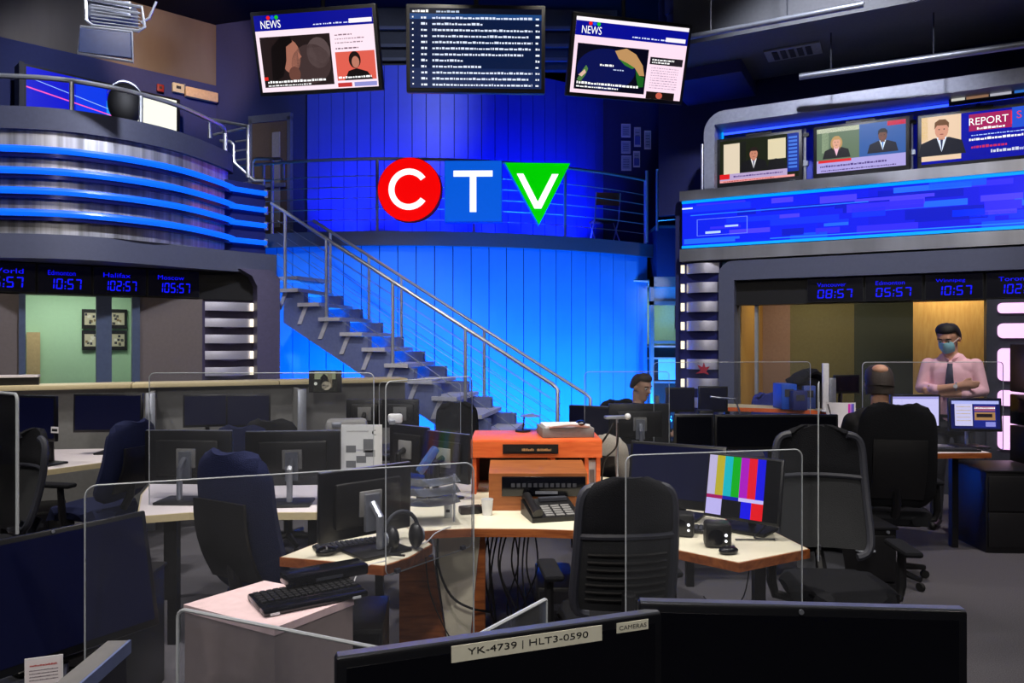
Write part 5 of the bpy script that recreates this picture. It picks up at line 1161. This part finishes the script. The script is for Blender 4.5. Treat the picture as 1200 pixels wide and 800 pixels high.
# speakers, mouse, headset on the wings
for i, (u, v, r_) in enumerate(((800, 628, -.25), (842, 641, -.15))):
    g = G(u, v, DZ); t = thing('desk_speaker', ('left desk speaker under the large dark monitor', 'right desk speaker in front of the colour bar monitor')[i], 'speaker', (g.x, g.y+.02, DZ), r_, 'desk speakers')
    MB().box((0, 0, .055), (.115, .09, .11), .015).build('cabinet', black, t); MB().tube([(-.01, -.046, .05), (-.01, -.05, .05)], .035, 18).build('woofer', gloss, t); MB().ball((.032, -.048, .06), .007, 8, 6).build('knob', led_dot, t); MB().ball((.032, -.048, .035), .006, 8, 6).build('knob', led_dot, t)
g = G(846, 641, DZ); t = thing('computer_mouse', 'black mouse in front of the right desk speaker', 'mouse', (g.x+.0, g.y-.10, DZ), .3); MB().ball((0, 0, .014), (.045, .03, .02), 14, 8).build('shell', gloss, t); MB().tube([(.03, 0, .03), (.018, 0, .034)], .004, 6).build('wheel', silver, t)
g = G(382, 650, DZ); t = thing('computer_mouse', 'black mouse at the tip of the left wing desk', 'mouse', (g.x, g.y, DZ), .4); MB().ball((0, 0, .016), (.045, .032, .022), 14, 8).build('shell', gloss, t); MB().tube([(.0, -.02, .034), (.0, -.008, .036)], .004, 6).build('wheel', silver, t)
t = thing('headset', 'black and silver headset lying on the left wing desk', 'headset', (-.47, 3.22, DZ), .5)
for s in (-1, 1): c_ = MB().ball((.055*s, 0, .06), (.03, .05, .055), 14, 10).build('ear_cup', black, t); MB().tube([(.075*s, 0, .06), (.086*s, 0, .06)], .03, 14).build('cup_plate', silver, c_)
MB().tube([(.075*math.cos(PI*k/10), .03, .08+.085*math.sin(PI*k/10)) for k in range(11)], .009, 8).build('headband', dgrey, t)
MB().tube([(-.07, -.03, .03), (-.10, -.09, .02), (-.04, -.12, .015)], .005, 6).build('microphone_boom', black, t)
for s_, (x, y, r_, lb_) in enumerate(((-.72, 3.27, .5, 'black keyboard pushed against the turned monitor on the left wing desk'), (.80, 3.58, -.3, 'black keyboard on the main desk by the large dark monitor'))):
    t = thing('slim_keyboard', lb_, 'keyboard', (x, y, DZ), r_); MB().box((0, 0, .01), (.30, .11, .016), .005).build('body', black, t)
    m = MB()
    for a_ in range(4):
        for k in range(13): m.box((-.132+.022*k, -.036+.024*a_, .020), (.017, .018, .006), .002)
    m.build('keys', dgrey, t, kind='stuff')
for i, (u, v, w_, d_, r_, z_, lb_) in enumerate(((775, 597, .20, .15, .2, DZ, 'white sheet of paper on the main desk behind the mesh chair'), (765, 608, .18, .12, -.1, DZ, 'second white sheet in front of the first on the main desk'), (600, 552, .16, .12, .3, DZ, 'pale blue sheet left of the wooden console'), (575, 571, .10, .08, .5, DZ, 'small papers pinned by the console side'))):
    g = G(u, v if v > 560 else 585, z_); t = thing('paper_sheet', lb_, 'paper', (g.x, g.y, z_+.001*i), r_, 'loose sheets on the main desk'); MB().b2((-w_/2, -d_/2, 0), (w_/2, d_/2, .002)).build('sheet', paper, t)

# cables, each one its own run
def cable(label, pts, r=.004, m=cable_m):
    P_ = [Vector(p) for p in pts]; out = []
    for i in range(len(P_)-1):
        a = P_[max(i-1,0)]; b = P_[i]; c = P_[i+1]; d = P_[min(i+2,len(P_)-1)]
        for k in range(6): t_ = k/6; out.append(.5*((2*b)+(c-a)*t_+(2*a-5*b+4*c-d)*t_*t_+(3*b-a-3*c+d)*t_**3))
    out.append(P_[-1]); tag(MB().tube(out, r, 6).build('cable', m), label, 'cable', 'cables under and on the desks')
rnd = random.Random(5)
for k in range(12):
    x = -.13+.022*k; y = 3.78+rnd.uniform(-.06, .08); cable('black cable in the tangle hanging under the main desk', [(x, y, .70), (x+rnd.uniform(-.04,.04), y-.03, .5), (x+rnd.uniform(-.07,.07), y+rnd.uniform(-.05,.05), .25), (x+rnd.uniform(-.08,.12), y+.05, .02)], .0045)
cable('black cable drooping across the cream pedestal', [(-.36, 3.60, .70), (-.36, 3.62, .55), (-.30, 3.64, .40), (-.20, 3.66, .33), (-.10, 3.75, .28)], .006)
cable('thin black cable hanging left of the cream pedestal', [(-.42, 3.55, .70), (-.40, 3.58, .45), (-.33, 3.62, .25), (-.25, 3.66, .10)], .003)
cable('thin grey cable running along the left wing edge', [(-.30, 3.62, .745), (-.36, 3.5, .745), (-.40, 3.30, .748), (-.55, 3.18, .748), (-.66, 3.14, .748)], .003, cable_w)
cable('grey cable dropping from the left wing to the taupe cabinet', [(-.52, 3.06, .745), (-.62, 2.99, .72), (-.64, 2.9, .6), (-.60, 2.75, .70), (-.56, 2.60, .765)], .003, cable_w)
cable('loose lead under the right wing desk', [(1.1, 3.4, .70), (1.05, 3.35, .50), (.95, 3.35, .42), (.88, 3.4, .48)], .003)
cable('tangled lead behind the colour bar monitor', [(1.12, 3.55, .85), (1.2, 3.5, .79), (1.12, 3.42, .746), (1.2, 3.38, .746), (1.02, 3.38, .746)], .004)
cable('bent gooseneck lead standing behind the mesh chair', [(.46, 4.55, .74), (.50, 4.5, .95), (.58, 4.45, 1.10), (.61, 4.45, 1.16)], .006)
cable('second bent lead beside the gooseneck', [(.55, 4.55, .74), (.56, 4.5, .92), (.63, 4.46, 1.02), (.64, 4.46, 1.16)], .006)
t = thing('desk_light', 'chrome jointed desk light above the grey chair', 'lamp', (.64, 4.50, DZ), .2); MB().tube([(0, 0, 0), (0, 0, .44)], .008, 8).build('stem', silver, t); m = MB(); m.M = Matrix.Translation((.0, 0, .45)); m.box((0, 0, 0), (.16, .05, .02), .008).build('head', silver, t); MB().lathe([(.05, 0), (.05, .012)], 14).build('base', black, t); MB().ball((.06, -.02, .455), .02, 10, 8).build('knob', white_p, t)

# things on the window table and around the bald man
for i, (u, v0, v1, w_, Y_, m_, lb_) in enumerate(((925, 450, 490, .15, 7.3, mat('binder_blue', rgb(20, 80, 190), .5), 'bright blue binder on the table before the right window'), (938, 458, 490, .14, 7.2, mat('binder_navy', rgb(26, 36, 100), .5), 'navy binder beside the bright blue one'), (949, 452, 482, .12, 7.35, mat('binder_steel', rgb(60, 80, 150), .5), 'steel blue binder beyond the navy one'))):
    p0 = P(u, v1, Y_); t = thing('box_file', lb_, 'binder', (p0.x, Y_, .98)); h_ = P(u, v0, Y_).z-.98
    MB().b2((-w_/2, 0, 0), (w_/2, .25, h_), .006).build('cover', m_, t); MB().b2((-w_*.3, -.003, h_*.5), (w_*.3, 0, h_*.8)).build('spine_label', dgrey, t)
t = thing('white_stand', 'slim white tablet stand on the window table', 'stand', (P(968, 0, 7.1).x, 7.1, .98)); MB().b2((-.03, 0, 0), (.03, .03, .46), .005).build('panel', white_p, t); MB().b2((.03, -.02, 0), (.09, .02, .32), .005).build('wing', silver, t); MB().b2((-.06, -.05, 0), (.1, .08, .012)).build('base', white_p, t)
t = thing('dark_bag', 'heap of dark cloth lying on the window table', 'cloth', (P(948, 0, 7.45).x, 7.45, .98)); MB().slab(lambda s, q: (.2*s, -.1+.2*q, .30+.05*math.cos(s*3)+.03*math.sin(q*5+s*4)), 10, 5, .06).build('cloth', fab_black, t); MB().b2((-.12, -.05, 0), (.12, .05, .30)).build('support', black, t)
t = thing('rainbow_poster', 'curled white sheet with pink and blue stripes on the right desk', 'poster', tuple(P(987, 514, 6.15)), -.2)
p0 = MB().slab(lambda s, q: (.115*s, .05*s*s, .30*q), 10, 4, .004).build('sheet', paper, t)
for i, (x, c_) in enumerate(((.055, rgb(235, 60, 200)), (.075, rgb(170, 120, 240)), (.088, rgb(40, 70, 200)))): MB().slab(lambda s, q: (x+.008*s, .05*(x/.115)**2-.006, .01+.28*q), 1, 3, .002).build('stripe', mat('stripe%d' % i, c_, .6), t)
MB().slab(lambda s, q: (-.115+.05*math.sin(q*1.5)+.004*s, -.01, .28*(1-q)+.01), 1, 6, .006).build('black_arc', black, t)
t = thing('slim_keyboard', 'black keyboard on the right desk before the lit monitors', 'keyboard', (3.42, 5.74, .80), -.05); MB().box((0, 0, .01), (.38, .10, .018), .005).build('body', black, t); m = MB(); 
for a_ in range(4):
    for k in range(15): m.box((-.155+.022*k, -.034+.023*a_, .021), (.017, .018, .006), .002)
m.build('keys', dgrey, t, kind='stuff')
t = thing('desk_lamp', 'thin black angled lamp arm behind the black console', 'lamp', (2.05, 6.3, DZ)); MB().lathe([(.06, 0), (.06, .015)], 14).build('base', black, t); MB().tube([(0, 0, 0), (-.15, 0, .42)], .008, 6).build('arm', silver, t); MB().tube([(-.15, 0, .42), (-.36, 0, .44)], .008, 6).build('upper_arm', silver, t)
t = thing('red_sticker', 'red emblem sticker on the ribbed column by the right window', 'sticker', RW.w(RW.px(823, y=-.16)[0], -.16, RW.px(823, 432, -.16)[1]), RW.a); MB().prism_y([(-.08, -.06), (-.02, -.02), (-.06, .05), (0, .02), (.02, .08), (.04, .02), (.09, .03), (.05, -.03), (.08, -.07), (.02, -.05)], -.004, 0).build('emblem', mat('sticker_red', rgb(170, 40, 60), .5), t); MB().b2((-.005, 0, -.005), (.005, .02, .005)).build('peg', silver, t)
t = thing('speaker_post', 'pale upright post on the seated man\'s desk', 'post', (P(770, 0, 6.4).x, 6.4, DZ)); MB().b2((-.015, -.015, 0), (.015, .015, .44)).build('post', greyp, t); MB().b2((-.09, -.03, .10), (.09, 0, .14)).build('cross_arm', greyp, t); MB().b2((-.05, -.05, 0), (.05, .05, .012)).build('base', greyp, t)
t = thing('desk_console', 'small black speaker box on the seated man\'s desk', 'speaker', (P(826, 0, 6.2).x, 6.2, DZ)); MB().box((0, 0, .17), (.12, .12, .34), .012).build('cabinet', black, t); MB().tube([(0, -.06, .22), (0, -.064, .22)], .04, 16).build('woofer', dgrey, t)

# ================================================================== people
def capsule(m, a, b, ra, rb, n=5, flat=None):
    a = Vector(a); b = Vector(b)
    for k in range(n+1):
        f_ = k/n; c = a.lerp(b, f_); r = ra+(rb-ra)*f_; m.ball(c, (r, r, r) if not flat else (r*flat[0], r*flat[1], r*flat[2]), 14, 9)
def figure(root, limbs, mats, voxel=.011):
    """limbs: (tag, a, b, ra, rb); all limbs melt into one continuous surface, faces coloured by the nearest limb"""
    m = MB()
    for tg, a, b, ra, rb in limbs:
        n = max(2, int((Vector(a)-Vector(b)).length/(min(ra, rb)*.35)))
        capsule(m, a, b, ra, rb, min(n, 40))
    me = m.mesh('body', None); ob = bpy.data.objects.new('tmp', me); C.objects.link(ob)
    md = ob.modifiers.new('r', 'REMESH'); md.mode = 'VOXEL'; md.voxel_size = voxel; md.use_smooth_shade = True
    ms = ob.modifiers.new('s', 'SMOOTH'); ms.factor = .5; ms.iterations = 4
    dg = bpy.context.evaluated_depsgraph_get(); nm = bpy.data.meshes.new_from_object(ob.evaluated_get(dg)); bpy.data.objects.remove(ob)
    nm.materials.clear(); keys = list(mats)
    for k in keys: nm.materials.append(mats[k])
    L_ = [(keys.index(tg), Vector(a), Vector(b), ra, rb) for tg, a, b, ra, rb in limbs]
    for p in nm.polygons:
        c = p.center; best = 9; bi = 0
        for ki, a, b, ra, rb in L_:
            ab = b-a; t_ = max(0, min(1, (c-a).dot(ab)/max(ab.dot(ab), 1e-9))); d = (c-a-ab*t_).length-(ra+(rb-ra)*t_)
            if d < best: best = d; bi = ki
        p.material_index = bi; p.use_smooth = True
    o = bpy.data.objects.new('body', nm); C.objects.link(o); o.parent = root; return o
skin = mat('skin', rgb(196, 148, 122), .55, var=.06, scale=60); skin2 = mat('skin_pale', rgb(206, 164, 142), .55, var=.06)
hair_m = mat('hair_black', rgb(20, 17, 16), .6, 0, .4, 200, .4); hair_b = mat('hair_brown', rgb(46, 34, 28), .65, 0, .4, 200, .4)
shirt_p = mat('pink_shirt', rgb(232, 186, 198), .8, var=.05); trouser = mat('charcoal_trousers', rgb(44, 46, 54), .85); shoe = mat('black_shoe', rgb(16, 15, 15), .4)
dark_j = mat('black_jacket', rgb(18, 18, 22), .9); maskm = mat('mask_blue', rgb(140, 196, 212), .8); tie_m = mat('navy_tie', rgb(30, 32, 62), .6, 0, .5, 60)

def head_limbs(c, fwd, k=1.0, tg='skin'):
    """cranium, jaw, nose, ears and neck about the head centre c, looking along fwd"""
    c = Vector(c); f = Vector(fwd).normalized(); s = f.cross(Vector((0,0,1))).normalized(); u = s.cross(f)
    q = lambda x, y, z: tuple(c+s*x*k+f*y*k+u*z*k)
    return [(tg, q(0,-.025,.035), q(0,.02,.04), .078*k, .075*k), (tg, q(0,.03,-.01), q(0,.035,-.07), .066*k, .048*k), (tg, q(0,.055,-.085), q(0,.06,-.095), .032*k, .03*k),
            (tg, q(0,.092,.015), q(0,.112,-.022), .009*k, .014*k), (tg, q(-.078,-.005,.0), q(-.078,-.008,-.025), .016*k, .012*k), (tg, q(.078,-.005,.0), q(.078,-.008,-.025), .016*k, .012*k),
            (tg, q(-.03,.085,.035), q(.03,.085,.035), .014*k, .014*k), (tg, q(0,-.02,-.06), tuple(c+Vector((0,0,-.17*k))-f*.03), .055*k, .058*k)], q
def face_bits(root, q, k, f):
    for s in (-1, 1):
        e = MB().ball(q(.031*s, .083, .008), .012*k, 10, 8).build('eye', white_p, root); MB().ball(q(.031*s, .093, .006), .006*k, 8, 6).build('pupil', ink, e)
        MB().tube([q(.015*s, .098, .030), q(.033*s, .097, .034), q(.052*s, .084, .028)], .0045*k, 6).build('eyebrow', hair_m, root)
def hair_cap(root, q, m, top=1.0, bald=False):
    h = MB(); n = 18
    def fn(s, t_):
        a = s*PI; hi = .126+.012*math.cos(a); low = -.02 if abs(a) > 1.6 else (.03 if abs(a) > 1.1 else .075)
        th = (1-t_)*1.0; zz = low+(hi-low)*math.sin(t_*PI/2); rr = math.cos(t_*PI/2)**.55
        return q(.086*rr*math.sin(a), .098*rr*math.cos(a)-.012, zz)
    h.slab(fn, n, 7, .014).build('hair', m, root)

# standing man with crossed arms
SM = Vector((3.88, 6.53, 0)); man = thing('person', 'standing man in pink shirt and blue mask with arms crossed', 'person', tuple(SM), math.radians(-36))
fw = (-.22, -.88, -.36); hl, q = head_limbs((-.02, -.03, 1.675), fw, 1.06)
B = [('shirt', (-.10,0,1.42), (.10,0,1.42), .085, .085), ('shirt', (0,.0,1.36), (0,.0,1.12), .135, .125), ('shirt', (-.065,0,1.36), (-.05,0,1.06), .105, .105), ('shirt', (.065,0,1.36), (.05,0,1.06), .105, .105),
     ('shirt', (0,0,1.10), (0,0,1.0), .13, .13), ('shirt', (-.05,0,1.49), (.05,0,1.49), .06, .06),
     ('trouser', (-.07,0,.93), (.07,0,.93), .125, .125), ('trouser', (-.09,0,.90), (-.11,-.01,.50), .092, .066), ('trouser', (.09,0,.90), (.12,.0,.50), .092, .066), ('trouser', (-.11,-.01,.50), (-.12,.02,.10), .064, .05), ('trouser', (.12,0,.50), (.14,.03,.10), .064, .05),
     ('shoe', (-.12,.04,.05), (-.13,-.15,.035), .045, .036), ('shoe', (.14,.05,.05), (.17,-.14,.035), .045, .036),
     ('shirt', (-.18,.0,1.445), (-.235,-.02,1.235), .060, .050), ('shirt', (.18,0,1.445), (.235,-.02,1.225), .060, .050),
     ('shirt', (-.235,-.02,1.235), (-.10,-.20,1.235), .048, .042), ('skin', (-.10,-.20,1.235), (.07,-.225,1.27), .037, .029), ('shirt', (.235,-.02,1.225), (.12,-.19,1.205), .048, .044), ('skin', (.12,-.19,1.205), (-.06,-.195,1.195), .037, .028)]
# hands: palm, four fingers of different length, thumb from the side of the palm
def hand(base, d, up, out, k=1.0):
    b = Vector(base); d = Vector(d).normalized(); up = Vector(up).normalized(); out = Vector(out).normalized(); R_ = [('skin', tuple(b), tuple(b+d*.07*k), .026*k, .026*k), ('skin', tuple(b+up*.016), tuple(b+d*.075*k+up*.024), .02*k, .017*k), ('skin', tuple(b-up*.012), tuple(b+d*.07*k-up*.022), .02*k, .017*k)]
    for i, (o_, l_) in enumerate(((.030, .066), (.010, .075), (-.011, .070), (-.030, .054))):
        r0 = b+d*.078*k+up*o_*k; r1 = r0+d*l_*.5*k+out*.006; r2 = r1+d*l_*.42*k-out*.02
        R_ += [('skin', tuple(r0), tuple(r1), .0095*k, .009*k), ('skin', tuple(r1), tuple(r2), .009*k, .0075*k)]
    r0 = b+d*.02+up*.028*k; r1 = r0+d*.03+up*.028*k; r2 = r1+d*.032+up*.006
    R_ += [('skin', tuple(r0), tuple(r1), .0125*k, .011*k), ('skin', tuple(r1), tuple(r2), .011*k, .009*k)]; return R_
B += hand((.085,-.225,1.275), (.95,.10,.10), (0,-.2,1), (0,-1,0), .95) + hand((-.08,-.185,1.195), (-.95,.22,.12), (0,-.2,1), (0,-1,0), .95)
figure(man, B+hl, {'skin': skin, 'shirt': shirt_p, 'trouser': trouser, 'shoe': shoe}, .009)
face_bits(man, q, 1.06, fw); hair_cap(man, q, hair_m)
MB().slab(lambda s, t_: q(.055*s*(1.1-.25*(2*t_-1)**2), .118-.055*s*s-.02*(1-t_)+.008*math.sin(t_*PI), -.095+.10*t_), 10, 8, .006).build('face_mask', maskm, man)
for s in (-1, 1): MB().tube([q(.055*s, .07, -.01), q(.082*s, .0, .01), q(.084*s, -.02, .0)], .0025, 5).build('mask_loop', white_p, man)
MB().slab(lambda s, t_: ((.020+.022*(1-t_)*(t_ < .85))*s-.0, -.128-.028*math.sin(t_*PI)-.012+.05*max(0, t_-.7), 1.17+.29*t_), 4, 12, .012).build('necktie', tie_m, man)
for s in (-1, 1): MB().slab(lambda a, t_: (s*(.012+.05*t_), -.085+.05*t_-.012*a, 1.475+.025*t_+.022*a), 2, 4, .008).build('collar', shirt_p, man)
MB().tube([Vector((.055, -.223, 1.266))+Vector((.2*0, math.cos(2*PI*k/14)*.034, math.sin(2*PI*k/14)*.034)) for k in range(14)], .006, 6, True).build('watch_strap', silver, man); MB().tube([(.052, -.262, 1.27), (.052, -.270, 1.27)], .017, 12).build('watch_face', white_p, man)
MB().b2((-.15, -.138, .985), (.15, -.125, 1.015), .004).build('belt', black, man)

# bald man seated with his back to the camera
bm_ = thing('person', 'seated man with thinning hair and dark jacket seen from behind', 'person', (2.60, 5.20, 0), math.atan2(-.25, .97))
hl, q = head_limbs((0, .08, 1.345), (.1, 1, -.18), 1.05)
B = [('j', (-.11,.0,1.10), (.11,.0,1.10), .085, .085), ('j', (-.08,-.03,1.0), (-.07,-.06,.66), .13, .13), ('j', (.08,-.03,1.0), (.07,-.06,.66), .13, .13), ('j', (0,.02,1.14), (0,.04,1.18), .075, .066), ('t', (-.09,-.05,.60), (-.12,.36,.58), .095, .075), ('t', (.09,-.05,.60), (.12,.36,.58), .095, .075), ('t', (-.12,.36,.56), (-.12,.38,.12), .066, .05), ('t', (.12,.36,.56), (.12,.42,.12), .066, .05), ('s', (-.12,.36,.05), (-.12,.55,.04), .045, .036), ('s', (.12,.40,.05), (.12,.58,.04), .045, .036),
     ('j', (-.19,.0,1.08), (-.25,.08,.83), .068, .055), ('j', (.19,0,1.08), (.25,.08,.83), .068, .055), ('j', (-.25,.08,.83), (-.17,.32,.86), .05, .038), ('j', (.25,.08,.83), (.17,.32,.86), .05, .038)]
for s in (-1, 1): B += hand((.165*s, .345, .865), (-.1*s, 1, -.05), (-s, 0, .1), (0, 0, 1))
figure(bm_, B+hl, {'skin': skin, 'j': dark_j, 't': trouser, 's': shoe}, .010)
face_bits(bm_, q, 1.05, (.1, 1, -.18))
grey_hair = mat('hair_grey_brown', rgb(52, 44, 40), .7, 0, .4, 160, .4)
hair_cap(bm_, q, grey_hair)
MB().slab(lambda s, t_: q(.084*math.sin(PI+s*1.5), .088*math.cos(PI+s*1.5)-.004, -.075+.07*t_), 14, 4, .012).build('nape_hair', grey_hair, bm_)
MB().ball(q(0, -.052, .088), (.056, .056, .042), 18, 12).build('bald_patch', skin, bm_)

# seated man at the rear, head in profile turned right
rm = thing('person', 'seated man with short brown hair behind the rear monitors', 'person', (1.16, 6.98, 0), math.atan2(-.85, -.5))
hl, q = head_limbs((0, .06, 1.22), (.35, 1, -.25), 1.0)
B = [('j', (-.10,.0,.98), (.10,.0,.98), .08, .08), ('j', (-.07,0,.92), (-.06,-.03,.62), .12, .12), ('j', (.07,0,.92), (.06,-.03,.62), .12, .12), ('j', (0,.02,1.0), (0,.03,1.04), .07, .06), ('t', (-.09,-.03,.55), (-.10,.34,.56), .09, .07), ('t', (.09,-.03,.55), (.10,.34,.56), .09, .07), ('t', (-.10,.34,.54), (-.1,.36,.1), .062, .05), ('t', (.10,.34,.54), (.1,.36,.1), .062, .05), ('s', (-.1,.36,.05), (-.1,.54,.04), .043, .035), ('s', (.1,.36,.05), (.1,.54,.04), .043, .035),
     ('j', (-.18,0,.97), (-.23,.10,.74), .062, .05), ('j', (.18,0,.97), (.23,.10,.74), .062, .05), ('j', (-.23,.10,.74), (-.14,.32,.80), .046, .034), ('j', (.23,.10,.74), (.14,.32,.80), .046, .034)]
for s in (-1, 1): B += hand((.135*s, .345, .81), (-.1*s, 1, 0), (-s, 0, .1), (0, 0, 1))
figure(rm, B+hl, {'skin': skin2, 'j': dark_j, 't': trouser, 's': shoe}, .010)
face_bits(rm, q, 1.0, (.35, 1, -.25)); hair_cap(rm, q, hair_b)
MB().tube([q(-.025, .098, -.055), q(0, .104, -.052), q(.025, .098, -.055)], .005, 6).build('mouth', mat('lips', rgb(150, 90, 84), .5), rm)
